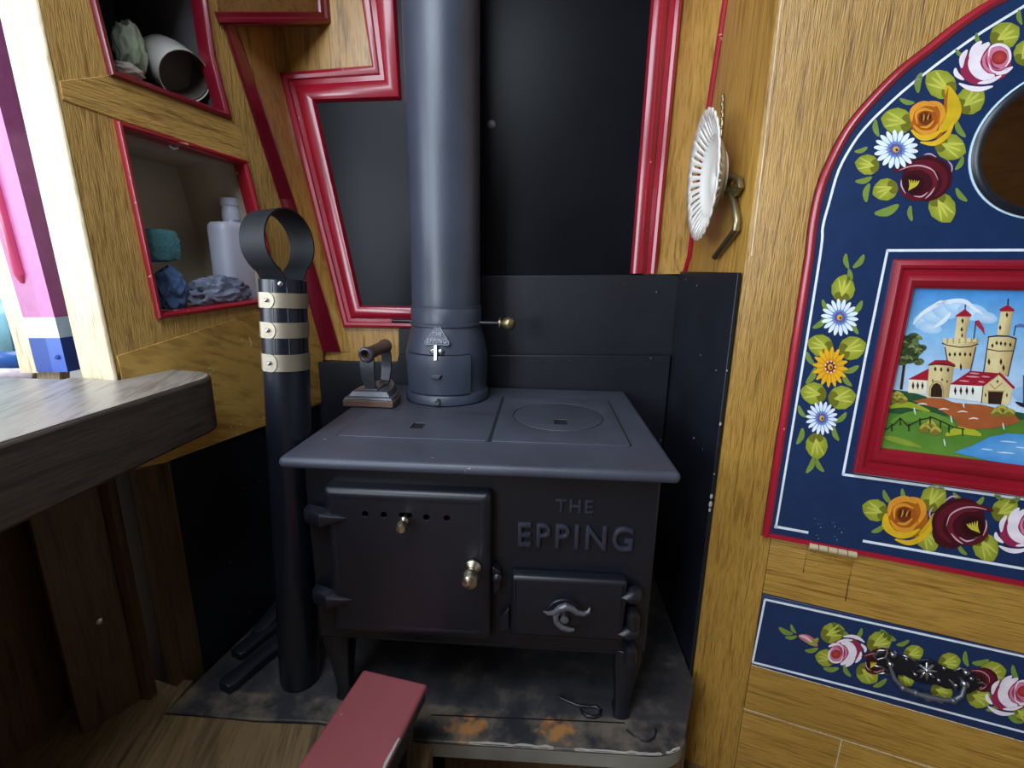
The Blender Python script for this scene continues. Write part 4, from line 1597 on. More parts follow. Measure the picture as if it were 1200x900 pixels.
# ================================================================== LACE PLATE, HANGER, WINDLASS KEY
pc = on_x(840, 207, XR - .018)
pl = thing('lace_plate', 'white china plate with pierced lace rim hanging on the ochre return wall', 'plate', pc)
an = V((-1, .07, -.04)).normalized()
ru = V((0, 1, 0)) - an * an.y
ru.normalize()
rv = an.cross(ru).normalized()
Rp = .099
m = MB()
nseg = 120
def pr(r, h, k, wob=0.0):
    t = 2 * math.pi * k / nseg
    rr_ = r + wob * abs(math.sin(t * 15 * 2 / 2))
    return pc + an * h + (ru * math.cos(t) + rv * math.sin(t)) * rr_
prof = [(0.0001, .0), (.036, .0005), (.053, .002), (.060, .007), (.065, .011), (.073, .015), (.085, .020), (.090, .0215), (Rp, .0245)]
vs, fs = [], []
for i, (r, h) in enumerate(prof):
    for k in range(nseg):
        vs.append(pr(r, h, k, .0035 if i == len(prof) - 1 else 0))
for i in range(len(prof) - 1):
    for k in range(nseg):
        if i in (4, 5) and k % 3 == 1:
            continue
        if i == 6 and k % 6 == 1:
            continue
        k2 = (k + 1) % nseg
        fs.append([i * nseg + k, i * nseg + k2, (i + 1) * nseg + k2, (i + 1) * nseg + k])
m.add(vs, fs)
m.build('plate_dish', 'china', pl, solid=.0028, angle=60)
m = MB()
m.lathe(pc - an * .0015, [(.040, 0), (.040, -.005), (.037, -.006), (.036, -.001)], n=64, axis=an, caps=False)
m.build('foot_ring', 'china', pl, angle=60)
m = MB()
hp_ = [(847.5, 113), (847, 122), (847, 131), (846.5, 140), (846, 150), (845, 160)]
pts = [on_x(x, y, XR - .0045) for x, y in hp_]
m.tube(pts, .0022, n=10)
for p in pts[:-1]:
    m.ball(p + V((-.001, 0, 0)), .0036, n=10, sq=(.8, .8, 1.3))
tag(m.build('plate_hanger', 'brass_old'), 'thin twisted metal hanger above the white lace plate', 'hanger')

wk = thing('windlass_key', 'cranked brass windlass key with diamond eye hanging beside the lace plate', 'key', on_x(862, 240, XR - .012))
XW = XR - .008
def WX(px, py, o=0.0):
    return on_x(px, py, XW - o)
m = MB()
m.tube([WX(852, 215), WX(859, 206), WX(867, 211), WX(868, 219), WX(863, 227), WX(855, 227)], .0048, n=10, loop=True)
m.build('eye', 'brass_old', wk)
m = MB()
m.tube([WX(851, 226), WX(853, 224.5), WX(859, 223), WX(865, 224)], .0052, n=12)
m.build('collar', 'brass_old', wk)
m = MB()
m.tube([WX(858, 226), WX(861, 243), WX(863.5, 260), WX(863, 268), WX(858, 275), WX(848, 288), WX(838, 301)], [.006, .0062, .0065, .0065, .006, .0055, .0056], n=14)
m.build('crank_arm', 'brass_old', wk)

# ================================================================== TABLE CUPBOARD (right)
UC = .3226                                    # middle of the cupboard door
def r2(px, py):
    q = PR(px, py)
    return ((q - RC).dot(RD), q.z)
def rp(u, z, off=0.0):
    return RC + RD * u + UP * z + RN * off
UMAX = UC * 2 + .02
cbd = thing('table_cupboard', 'ochre grained cupboard with blue rose painted door and drawer at the right', 'cupboard', rp(UC, FLZ))
# door outline (left half from the photograph, right half by symmetry)
oL = [(895, 626), (896.7, 598), (919, 450), (943, 300), (948, 260), (956.7, 220), (970, 187), (990, 150), (1016.7, 117), (1050, 83), (1083, 57), (1116.7, 30), (1161.7, 0)]
lft = [r2(*p) for p in oL]
ud = sum(p[0] for p in lft[:4]) / 4
lft = [(ud, p[1]) if i < 4 else p for i, p in enumerate(lft)] + [(.272, 1.052)]
zbot = lft[0][1]
apex = (UC, 1.063)
dz = lft + [apex] + [(2 * UC - u, z) for u, z in lft[::-1]]
def smooth(pts, n=5):
    out = []
    m_ = len(pts)
    for i in range(m_ - 1):
        p0, p1, p2, p3 = pts[max(i - 1, 0)], pts[i], pts[i + 1], pts[min(i + 2, m_ - 1)]
        for k in range(n):
            t = k / n
            out.append(tuple(.5 * ((2 * p1[j]) + (-p0[j] + p2[j]) * t + (2 * p0[j] - 5 * p1[j] + 4 * p2[j] - p3[j]) * t * t + (-p0[j] + 3 * p1[j] - 3 * p2[j] + p3[j]) * t ** 3) for j in (0, 1)))
    return out + [pts[-1]]
dz = dz[:3] + smooth(dz[3:-3], 4) + dz[-3:]
# face frame: one sheet of ochre with door hole left solid behind
stile_r = r2(893, 697)[0]
fz = [(0.0, FLZ), (stile_r, FLZ), (stile_r, zbot - .002), (ud - .0005, zbot - .002)]
m = MB()
ztopc = 1.42
m.shape([[(0, FLZ), (UMAX, FLZ), (UMAX, ztopc), (0, ztopc)]], rp(0, 0, -.024), RD, UP, RN, .02, 0)
m.build('carcass', 'wood_right', cbd)
# upper boards around the arch
ring_in = [(u + (u - UC) * 0 , z) for u, z in dz]
m = MB()
edge = r2(897, 300)[0]
m.shape([[(0, FLZ), (stile_r - .0005, FLZ), (stile_r - .0005, zbot - .004), (ud - .002, zbot - .004)] + [(u - .001 if u < UC else u + .001, z + .001) for u, z in dz[1:-1]] + [(2 * UC - ud + .002, zbot - .004), (UMAX, zbot - .004), (UMAX, ztopc), (0, ztopc)]], rp(0, 0, -.004), RD, UP, RN, .004, .0006)
m.build('face_board', 'wood_right', cbd)
m = MB()
# vertical joint line left of the door
m.prism([PR(915, 0, -.0005) + UP * .3, PR(915, 0, -.0005), PR(880, 300, -.0005), PR(881.2, 300, -.0005), PR(916.4, 0, -.0005), PR(916.4, 0, -.0005) + UP * .3], RN * .0009)
m.build('joint_line', 'wood_post', cbd)
zr1 = r2(893, 697)[1]
zr0 = r2(878, 780)[1]
zr0b = (r2(1200, 865)[1] + zr0) / 2
zr1b = (r2(1200, 765)[1] + zr1) / 2
m = MB()
m.shape([[(stile_r + .0004, zr1b + .001), (UMAX, zr1b + .001), (UMAX, zbot - .003), (stile_r + .0004, zbot - .003)]], rp(0, 0, -.004), RD, UP, RN, .004, .0006)
m.build('rail', 'wood_right_h', cbd)
zr2 = r2(868, 828)[1] - .001
zr2b = zr2
m = MB()
m.shape([[(stile_r + .0004, zr2), (UMAX, zr2), (UMAX, zr0b - .0015), (stile_r + .0004, zr0b - .0015)]], rp(0, 0, -.004), RD, UP, RN, .004, .0006)
m.build('rail', 'wood_right_h', cbd)
m = MB()
useam = r2(985, 875)[0]
m.shape([[(stile_r + .0004, FLZ), (useam - .001, FLZ), (useam - .001, zr2 - .0025), (stile_r + .0004, zr2 - .0025)]], rp(0, 0, -.004), RD, UP, RN, .003, .0008)
m.build('base_board', 'wood_right_h', cbd)
m = MB()
m.shape([[(useam + .0008, FLZ), (UMAX, FLZ), (UMAX, zr2 - .0025), (useam + .0008, zr2 - .0025)]], rp(0, 0, -.004), RD, UP, RN, .003, .0008)
m.build('base_board', 'wood_right_h', cbd)
m = MB()
m.prism([rp(stile_r, zr2 - .0024, -.004), rp(UMAX, zr2 - .0024, -.004), rp(UMAX, zr2 - .0004, -.004), rp(stile_r, zr2 - .0004, -.004)], RN * .0042)
m.build('worn_edge', 'wood_post', cbd)
m = MB()
m.prism([rp(useam - .0012, FLZ, -.004), rp(useam + .0006, FLZ, -.004), rp(useam + .0006, zr2 - .003, -.004), rp(useam - .0012, zr2 - .003, -.004)], RN * .0032)
m.build('worn_edge', 'wood_post', cbd)
# shelter behind: sides and roof of the cupboard body
m = MB()
m.prism([rp(UMAX, FLZ, 0), rp(UMAX, FLZ, -.35), rp(UMAX, ztopc, -.35), rp(UMAX, ztopc, 0)], RD * .02)
m.build('side_panel', 'wood_right', cbd)

# ---------------------------------------------------------------- paintwork
NAVY = rgb(22, 47, 86)
WHITE = rgb(232, 238, 246)


class Paint:
    """paint laid on the cupboard front; points are picture points dropped on the door plane"""
    def __init__(self, off):
        self.mb = MB()
        self.off = off

    def P(self, px, py, layer):
        return PR(px, py, self.off + .00012 * layer)

    def poly(self, pts, col, layer):
        cols = tuple(col) if isinstance(col[0], tuple) else tuple(col)
        self.mb.add([self.P(x, y, layer) for x, y in pts], [list(range(len(pts)))], cols)

    def fan(self, pts, col, layer, colc=None):
        cx_ = sum(p[0] for p in pts) / len(pts)
        cy2 = sum(p[1] for p in pts) / len(pts)
        c = self.P(cx_, cy2, layer)
        n = len(pts)
        for i in range(n):
            a, b = pts[i], pts[(i + 1) % n]
            self.mb.add([c, self.P(*a, layer), self.P(*b, layer)], [[0, 1, 2]], (colc or col, col, col))

    def ell(self, x, y, rx, ry, ang, col, layer, n=22, colc=None, a0=0, a1=360):
        ca, sa = math.cos(math.radians(ang)), math.sin(math.radians(ang))
        pts = []
        for k in range(n):
            t = math.radians(a0 + (a1 - a0) * k / n)
            u, v = rx * math.cos(t), ry * math.sin(t)
            pts.append((x + u * ca - v * sa, y + u * sa + v * ca))
        self.fan(pts, col, layer, colc)

    def stroke(self, pts, w, col, layer, taper=True):
        """tapered brush stroke"""
        n = len(pts)
        fine = []
        for i in range(n - 1):
            for k in range(5):
                t = k / 5
                p0, p1, p2, p3 = pts[max(i - 1, 0)], pts[i], pts[i + 1], pts[min(i + 2, n - 1)]
                fine.append(tuple(.5 * ((2 * p1[j]) + (-p0[j] + p2[j]) * t + (2 * p0[j] - 5 * p1[j] + 4 * p2[j] - p3[j]) * t * t + (-p0[j] + 3 * p1[j] - 3 * p2[j] + p3[j]) * t ** 3) for j in (0, 1)))
        fine.append(pts[-1])
        m_ = len(fine)
        L, R = [], []
        for i, p in enumerate(fine):
            a, b = fine[max(i - 1, 0)], fine[min(i + 1, m_ - 1)]
            dx, dy = b[0] - a[0], b[1] - a[1]
            l = math.hypot(dx, dy) or 1
            t = i / (m_ - 1)
            k = w * (math.sin(math.pi * (t * .86 + .07)) if taper else 1) / 2
            L.append((p[0] - dy / l * k, p[1] + dx / l * k))
            R.append((p[0] + dy / l * k, p[1] - dx / l * k))
        for i in range(m_ - 1):
            self.mb.add([self.P(*L[i], layer), self.P(*L[i + 1], layer), self.P(*R[i + 1], layer), self.P(*R[i], layer)], [[0, 1, 2, 3]], col)

    def leaf(self, x, y, r, ang, layer=1):
        ca, sa = math.cos(math.radians(ang)), math.sin(math.radians(ang))
        G0, G1, GD = rgb(142, 150, 42), rgb(178, 182, 70), rgb(70, 64, 30)
        pts = []
        for k in range(22):
            t = 2 * math.pi * k / 22
            rr_ = r * (1 + .16 * max(0, math.cos(t)) ** 8 + .03 * math.cos(9 * t))
            u, v = rr_ * math.cos(t), rr_ * .92 * math.sin(t)
            pts.append((x + u * ca - v * sa, y + u * sa + v * ca))
        self.fan(pts, G0, layer, G1)
        # dark shading at the stalk side, veins
        self.ell(x - ca * r * .62, y - sa * r * .62, r * .42, r * .62, ang, rgb(112, 112, 34), layer + .5)
        for s in (-1, 0, 1):
            ex, ey = r * .8, s * r * .5
            self.stroke([(x - ca * r * .6, y - sa * r * .6), (x + (ex * .3) * ca - ey * .6 * sa, y + ex * .3 * sa + ey * .6 * ca), (x + ex * ca - ey * sa, y + ex * sa + ey * ca)], r * .16, rgb(196, 198, 84), layer + 1)

    def sprig(self, x, y, l, ang, layer=1):
        ca, sa = math.cos(math.radians(ang)), math.sin(math.radians(ang))
        b = .18 * l
        self.stroke([(x - ca * l / 2, y - sa * l / 2), (x - sa * b * .6, y + ca * b * .6), (x + ca * l / 2, y + sa * l / 2)], l * .34, rgb(120, 142, 60), layer)

    def daisy(self, x, y, rx, ry, cp, cc, layer=3, n=18):
        self.ell(x, y, rx * .80, ry * .80, 0, cc, layer)
        for k in range(n):
            t = 2 * math.pi * (k + .3) / n
            a, b = (x + rx * .42 * math.cos(t), y + ry * .42 * math.sin(t)), (x + rx * 1.04 * math.cos(t), y + ry * 1.04 * math.sin(t))
            mpt = ((a[0] + b[0] * 1.4) / 2.4, (a[1] + b[1] * 1.4) / 2.4)
            self.stroke([a, mpt, b], rx * .215, cp, layer + 1)
        self.ell(x, y, rx * .30, ry * .30, 0, rgb(58, 104, 176) if cp[2] > cp[0] * .8 else rgb(120, 40, 30), layer + 2)
        for k in range(9):
            t = 2 * math.pi * k / 9
            self.ell(x + rx * .29 * math.cos(t), y + ry * .29 * math.sin(t), rx * .055, ry * .055, 0, rgb(190, 60, 60) if cp[2] > cp[0] * .8 else rgb(240, 220, 200), layer + 3, n=8)
        self.ell(x, y, rx * .15, ry * .16, 0, rgb(224, 176, 60), layer + 3, n=12)
        self.ell(x + rx * .04, y + ry * .03, rx * .07, ry * .08, 0, rgb(120, 30, 24), layer + 4, n=10)

    def rose(self, x, y, r, ang, base, mid, hi, heart, layer=3, pist=None):
        """canal rose: dark ball, overlapping strokes, open heart at the top"""
        ca, sa = math.cos(math.radians(ang)), math.sin(math.radians(ang))
        def T(u, v):
            return (x + (u * ca - v * sa) * r, y + (u * sa + v * ca) * r)
        self.fan([T(.98 * math.cos(t), .95 * math.sin(t)) for t in [2 * math.pi * k / 26 for k in range(26)]], base, layer)
        # outer petals sweeping round the underside
        for a0, a1, rr_, w in ((150, 214, .90, .30), (205, 262, .96, .28), (250, 312, .96, .28), (300, 362, .92, .30), (115, 160, .82, .24), (10, 60, .84, .24), (196, 318, .68, .22)):
            self.stroke([T(rr_ * math.cos(math.radians(-a)), -rr_ * math.sin(math.radians(a)) * .95) for a in [a0 + (a1 - a0) * k / 6 for k in range(7)]], r * w, hi, layer + 1)
        for a0, a1, rr_, w in ((170, 262, .50, .16), (262, 370, .56, .18)):
            self.stroke([T(rr_ * math.cos(math.radians(a)), -rr_ * math.sin(math.radians(a)) * .95) for a in [a0 + (a1 - a0) * k / 6 for k in range(7)]], r * w, mid, layer + 2)
        self.fan([T(.08 + .46 * math.cos(t), -.26 + .42 * math.sin(t)) for t in [2 * math.pi * k / 22 for k in range(22)]], mid, layer + 3)
        self.fan([T(.10 + .30 * math.cos(t), -.26 + .26 * math.sin(t)) for t in [2 * math.pi * k / 20 for k in range(20)]], heart, layer + 4)
        self.stroke([T(.08 + .46 * math.cos(t), -.26 + .42 * math.sin(t)) for t in [math.radians(150 + 240 * k / 8) for k in range(9)]], r * .12, hi, layer + 5)
        if pist:
            for s in (-.16, -.05, .06, .17):
                self.stroke([T(.10 + s * .6, -.16), T(.10 + s, -.28), T(.10 + s * 1.4, -.38)], r * .075, pist, layer + 6)

    def line(self, pts, w, col, layer=1):
        for a, b in zip(pts, pts[1:]):
            dx, dy = b[0] - a[0], b[1] - a[1]
            l = math.hypot(dx, dy)
            nx, ny = -dy / l * w / 2, dx / l * w / 2
            ex, ey = dx / l * w * .2, dy / l * w * .2
            self.poly([(a[0] + nx - ex, a[1] + ny - ey), (b[0] + nx + ex, b[1] + ny + ey), (b[0] - nx + ex, b[1] - ny + ey), (a[0] - nx - ex, a[1] - ny - ey)], col, layer)


PINK = dict(base=rgb(168, 62, 92), mid=rgb(216, 140, 160), hi=rgb(240, 228, 236), heart=rgb(176, 44, 52))
YEL = dict(base=rgb(196, 120, 24), mid=rgb(222, 144, 40), hi=rgb(232, 186, 40), heart=rgb(150, 66, 22))
MAR = dict(base=rgb(72, 14, 26), mid=rgb(112, 28, 42), hi=rgb(96, 22, 34), heart=rgb(48, 8, 18))
DO = .006                                       # door stands this proud of the frame
door = MB()
door.shape([dz], rp(0, 0, -.003), RD, UP, RN, DO + .003, .0012, col=NAVY)
P = Paint(DO)
# white lining
arc_l = [(908, 617), (911.7, 598), (936, 450), (960, 300), (963, 267), (970, 240), (981.7, 200), (1000, 167), (1016, 147), (1033, 130), (1066.7, 100), (1133, 50), (1200, 8), (1290, -40)]
ln = smooth([r2(*p) for p in arc_l[:-1]] + [(.272, apex[1] - .0285), (UC, apex[1] - .0185)], 4)
for fl in (0, 1):
    q = [V((2 * UC - u, z)) if fl else V((u, z)) for u, z in ln]
    for i in range(len(q) - 1):
        sd2 = []
        for j in (i, i + 1):
            d = (q[min(j + 1, len(q) - 1)] - q[max(j - 1, 0)]).normalized()
            nn = V((-d.y, d.x)) * .00155
            sd2 += [q[j] + nn, q[j] - nn]
        P.mb.add([rp(p.x, p.y, DO + .00012) for p in (sd2[0], sd2[2], sd2[3], sd2[1])], [[0, 1, 2, 3]], WHITE)
P.line([(908, 617), (946.7, 624)], 3.0, WHITE)
P.line([(1011.7, 634), (1200, 666.7), (1420, 705)], 3.0, WHITE)
P.line([(1500, 287), (1200, 293), (1040, 293.5), (1014, 420), (988, 556), (1200, 585), (1500, 630)], 3.0, WHITE)
# mirror ring
mcx, mcz, mr = .3226, .8712, .0805
# bouquet beside the mirror
for x, y, r, a in ((1177, 42, 17, -30), (1202, 62, 15, -60), (1137, 118, 17, -40), (1103, 99, 18, 215), (1052, 142, 17, 190), (1113, 172, 17, 20), (1017, 193, 13, 190), (1038, 222, 14, 160), (1104, 243, 17, 60)):
    P.leaf(x, y, r, a)
for x, y, l, a in ((1028, 150, 20, 80), (1078, 97, 24, 100), (1063, 118, 18, 15), (1009, 175, 16, -20), (1012, 210, 20, -15), (1017, 226, 22, 100), (1039, 245, 30, -20), (1068, 250, 18, 85), (1127, 228, 20, 50), (1126, 151, 22, 60), (1124, 191, 18, -60), (1147, 46, 16, 70), (1125, 62, 14, 40), (1196, 20, 18, 80)):
    P.sprig(x, y, l, a)
W_, PK_, PD_ = PINK['hi'], rgb(208, 124, 150), rgb(150, 40, 76)
class Rose:
    """a rose design in its own units, set down on the paintwork at x, y, turned and scaled"""
    def __init__(self, P, x, y, s, ang, cx, cy, lift=0, flip=1):
        self.a = (P, x, y, s, math.cos(math.radians(ang)), math.sin(math.radians(ang)), cx, cy, lift, flip, ang)
    def T(self, q):
        P, x, y, s, c, n, cx, cy, lift, fl, ang = self.a
        u, v = (q[0] - cx) * s * fl, (q[1] - cy) * s
        return (x + u * c - v * n, y + u * n + v * c)
    def sk(self, pts, w, col, layer):
        self.a[0].stroke([self.T(p) for p in pts], w * self.a[3], col, layer + self.a[8])
    def el(self, x, y, rx, ry, ang, col, layer, colc=None):
        q = self.T((x, y))
        self.a[0].ell(q[0], q[1], rx * self.a[3], ry * self.a[3], ang + self.a[10], col, layer + self.a[8], colc=colc)
def pink_rose(P, x, y, s=1 / 3, ang=0, lift=0, flip=1):
    R = Rose(P, x, y, s, ang, 455, 235, lift, flip)
    el, sk = R.el, R.sk
    el(440, 240, 66, 60, 0, PD_, 3)
    el(492, 222, 62, 62, 0, PD_, 3.3)
    sk([(450, 146), (426, 172), (408, 204)], 24, W_, 4)
    sk([(400, 176), (382, 206), (380, 240)], 20, W_, 4)
    sk([(358, 240), (362, 262), (388, 282)], 18, W_, 4)
    sk([(370, 294), (406, 310), (446, 314), (490, 304)], 19, W_, 4)
    sk([(436, 294), (480, 286), (520, 266)], 15, W_, 5)
    sk([(560, 236), (534, 252), (500, 262)], 15, W_, 6)
    sk([(478, 152), (444, 180), (424, 218), (434, 250), (464, 270), (496, 268)], 44, W_, 5)
    sk([(476, 176), (458, 206), (466, 240), (500, 256), (540, 244)], 12, PK_, 6)
    el(508, 206, 40, 42, 0, PK_, 7)
    sk([(474, 200), (482, 168), (516, 158), (544, 174), (550, 208), (534, 236)], 11, W_, 8)
    sk([(474, 222), (486, 248), (514, 256), (540, 240)], 7, W_, 8)
    sk([(480, 206), (490, 234), (514, 244)], 8, PD_, 8)
    el(512, 203, 28, 24, -20, rgb(150, 40, 48), 9, colc=rgb(190, 70, 60))
def yellow_rose(P, x, y, s=1 / 3, ang=0, lift=0, petal=True, flip=1):
    R = Rose(P, x, y, s, ang, 265, 420, lift, flip)
    el, sk = R.el, R.sk
    O1, O2, Y1_, Y2_ = rgb(176, 96, 22), rgb(224, 150, 48), rgb(228, 182, 36), rgb(208, 172, 32)
    el(268, 425, 66, 66, 0, O1, 3)
    if petal:
        sk([(330, 302), (346, 345), (352, 390), (334, 428), (306, 462)], 58, Y2_, 4)
        sk([(334, 310), (326, 352), (322, 400), (308, 440)], 12, O1, 5)
    else:
        sk([(352, 398), (346, 440), (312, 476)], 30, Y2_, 4)
        sk([(196, 420), (204, 462), (250, 492)], 26, Y1_, 4)
    sk([(204, 456), (236, 482), (276, 480), (312, 456)], 21, Y1_, 5)
    sk([(236, 500), (286, 504), (330, 474), (356, 424)], 19, Y1_, 5)
    sk([(206, 428), (210, 388), (250, 364), (290, 374)], 21, O2, 6)
    sk([(266, 358), (302, 368), (316, 402), (300, 444)], 20, O2, 6)
    sk([(212, 440), (240, 464), (280, 462), (304, 430)], 16, O2, 6)
    el(255, 416, 40, 38, 0, rgb(164, 84, 24), 7)
    sk([(226, 436), (222, 400), (250, 384), (284, 392)], 11, O2, 8)
    sk([(236, 446), (262, 446), (284, 424)], 9, O2, 8)
    el(254, 416, 24, 24, 0, rgb(110, 52, 22), 8)
    for k in range(5):
        sk([(238 + k * 8, 428 - k * 2), (242 + k * 7, 414), (240 + k * 9, 400)], 5, rgb(206, 140, 50) if k % 2 else rgb(60, 28, 14), 9)
def maroon_rose(P, x, y, s=1 / 3, ang=0, lift=0, flip=1):
    R = Rose(P, x, y, s, ang, 255, 625, lift, flip)
    el, sk = R.el, R.sk
    M1, M2, M3 = rgb(64, 14, 26), rgb(92, 20, 34), rgb(46, 8, 18)
    el(258, 622, 88, 72, -10, M1, 3)
    el(270, 640, 82, 64, -30, M1, 3.3)
    sk([(140, 606), (180, 590), (250, 574), (310, 600), (320, 650), (290, 690)], 26, M2, 4)
    sk([(190, 600), (240, 592), (282, 618), (284, 660), (250, 694)], 20, rgb(104, 26, 40), 5)
    sk([(170, 640), (176, 680), (220, 700), (262, 690)], 18, M2, 5)
    el(210, 648, 40, 34, 20, M3, 6)
    for k in range(5):
        sk([(194 + k * 5, 672 - k * 3), (200 + k * 6, 652 - k), (196 + k * 9, 632 + k)], 6, rgb(206, 188, 60), 7)
    for pts in ([(248, 545), (270, 542), (292, 554)], [(332, 566), (346, 584), (346, 606)], [(286, 660), (272, 682), (252, 700)], [(168, 632), (170, 656), (184, 682)], [(160, 600), (200, 586), (240, 584), (280, 600), (298, 634)], [(212, 690), (240, 692), (262, 676)]):
        sk(pts, 5.5, rgb(206, 160, 176), 8)
pink_rose(P, 1152, 78)
yellow_rose(P, 1088, 140)
maroon_rose(P, 1085, 208)
P.daisy(1050, 175, 25, 22, rgb(232, 240, 250), rgb(90, 146, 208), layer=12)
# strip of flowers left of the castle
for x, y, r, a in ((988, 339, 15, -80), (962, 405, 14, 200), (998, 408, 15, -20), (954, 461, 14, 190), (986, 466, 15, -10), (957, 522, 14, 85)):
    P.leaf(x, y, r, a)
for x, y, l, a in ((993, 306, 18, 80), (1006, 306, 20, -50), (994, 325, 20, -85), (960, 378, 20, -40), (1004, 360, 20, -50), (968, 358, 16, 60), (1003, 384, 16, 70), (950, 420, 18, 60), (950, 440, 22, -60), (997, 432, 20, -20), (993, 445, 18, 55), (940, 482, 16, 60), (985, 489, 18, -40), (937, 511, 20, -70), (980, 508, 18, 70), (949, 545, 20, -65), (961, 545, 18, 60)):
    P.sprig(x, y, l, a)
P.daisy(984, 372, 21, 21, rgb(232, 240, 250), rgb(90, 146, 208))
P.daisy(973, 430, 20, 23, rgb(232, 178, 36), rgb(220, 150, 30), n=16)
P.daisy(963, 490, 18, 19, rgb(232, 240, 250), rgb(90, 146, 208))
# garland under the castle
for x, y, r, a in ((1026, 598, 14, 200), (1094, 584, 16, -60), (1087, 630, 15, 60), (1155, 641, 16, 60), (1177, 598, 15, -30)):
    P.leaf(x, y, r, a)
for x, y, l, a in ((1040, 582, 18, 60), (1060, 580, 16, 70), (1029, 619, 18, -30), (1047, 623, 14, 60), (1113, 638, 16, -20), (1128, 644, 16, 50), (1124, 583, 18, 40), (1146, 588, 18, -40), (1170, 580, 16, 50), (1188, 585, 18, -20)):
    P.sprig(x, y, l, a)
yellow_rose(P, 1063, 605, .36, 8, petal=False)
maroon_rose(P, 1124, 611, .36, -8, lift=7, flip=-1)
pink_rose(P, 1196, 622, .30, 0, lift=3)
door.v += []
o = len(door.v)
door.v += P.mb.v
door.f += [[i + o for i in f] for f in P.mb.f]
door.c += P.mb.c
dpar = door.build('door', 'door', cbd, fix=False)
dpar['label'] = 'navy arched door painted with roses and a castle'
# red bead round the door
inn = []
oP = [V(p) for p in dz]
for i, p in enumerate(oP):
    a, b = oP[max(i - 1, 0)], oP[min(i + 1, len(oP) - 1)]
    d = (b - a).normalized()
    inn.append(p + V((d.y, -d.x)) * .0105)
inn[0] = V((inn[1].x, oP[0].y))
inn[-1] = V((inn[-2].x, oP[-1].y))
m = moulding([rp(p.x, p.y) for p in oP], [rp(p.x, p.y) for p in inn], RN, [(0, 0), (0, DO + .001), (.2, DO + .0035), (.5, DO + .0045), (.8, DO + .003), (1, DO + .0005), (1, 0)])
v0 = len(m.v)
m.prism([rp(ud, zbot), rp(2 * UC - ud, zbot), rp(2 * UC - ud, zbot + .0075), rp(ud, zbot + .0075)], RN * (DO + .0022))
m.build('edge_bead', 'red', dpar)
# hinge
hA, hB = r2(947, 634), r2(1003, 644)
m = MB()
for k in range(5):
    t0, t1 = k / 5 + .01, (k + 1) / 5 - .01
    m.tube([rp(hA[0] + (hB[0] - hA[0]) * t, zbot - .001, DO + .001) for t in (t0, t1)], .0055, n=14)
hg = m.build('hinge', 'cream_brass', dpar)
m = MB()
m.shape([rrect(hA[0] + .001, zbot - .050, hB[0] - .001, zbot - .007, .002)], rp(0, 0, -.001), RD, UP, RN, .0026, .0006)
for du, dzv in ((.010, -.016), (.030, -.020), (.017, -.036), (.038, -.018)):
    m.lathe(rp(hA[0] + du, zbot + dzv, .0012), [(.004, 0), (.003, .0012), (0, .0014)], n=12, axis=RN)
m.build('hinge_leaf', 'wood_right_h', cbd)
for (pa, pb) in (((947.5, 635), (940.5, 671)), ((998, 656), (990, 704))):
    m = MB()
    a_, b_2 = PR(*pa), PR(*pb)
    m.prism([a_, a_ + RD * .0016, b_2 + RD * .0016, b_2], RN * .0004)
    m.build('seam', 'wood_dark', cbd)
m = MB()
m.shape([rrect(hA[0] + .001, zbot + .009, hB[0] - .001, zbot + .047, .002)], rp(0, 0, DO - .001), RD, UP, RN, .0018, .0006, col=NAVY)
for du, dzv in ((.010, .016), (.034, .020), (.010, .036), (.028, .042), (.038, .034)):
    m.lathe(rp(hA[0] + du, zbot + dzv, DO + .0006), [(.0042, 0), (.0032, .0012), (.002, .0005), (0, .0005)], n=12, axis=RN, col=NAVY)
m.build('hinge_leaf', 'door', dpar, fix=False)
# round mirror
m = MB()
m.lathe(rp(mcx, mcz, DO), [(mr + .0035, 0), (mr + .0035, .003), (mr + .001, .005), (mr - .003, .0055), (mr - .006, .0035), (mr - .006, .001)], n=72, axis=RN, caps=False)
m.build('mirror_rim', 'tube', dpar)
m = MB()
m.lathe(rp(mcx, mcz, DO + .0012), [(mr - .005, 0), (0, .0001)], n=72, axis=RN, caps=False)
m.build('mirror_glass', 'mirror', dpar)
m = MB()
m.lathe(rp(mcx, mcz, DO), [(mr + .0055, 0), (mr + .0055, .0012), (mr + .003, .0014), (mr + .003, 0)], n=72, axis=RN, caps=False)
m.build('mirror_line', 'post_white', dpar)
# castle picture frame
uo = (r2(1045, 304)[0] + r2(998, 550)[0]) / 2
ui = (r2(1067.7, 337.7)[0] + r2(1031.7, 522.7)[0]) / 2
zo1, zi1 = r2(1045, 304)[1], r2(1067.7, 337.7)[1]
zo0, zi0 = r2(998, 551)[1], r2(1031.7, 522.7)[1]
qo = [(uo, zo0), (2 * UC - uo, zo0), (2 * UC - uo, zo1), (uo, zo1)]
qi = [(ui, zi0), (2 * UC - ui, zi0), (2 * UC - ui, zi1), (ui, zi1)]
m = moulding([rp(*p, DO) for p in qo], [rp(*p, DO) for p in qi], RN, [(0, -.001), (0, .006), (.06, .010), (.2, .012), (.3, .011), (.34, .007), (.5, .007), (.56, .010), (.72, .012), (.88, .010), (1, .004), (1, -.001)], closed=True)
m.build('picture_frame', 'red_frame', dpar)
C = Paint(DO + .001)
def clipx(pts):
    return pts
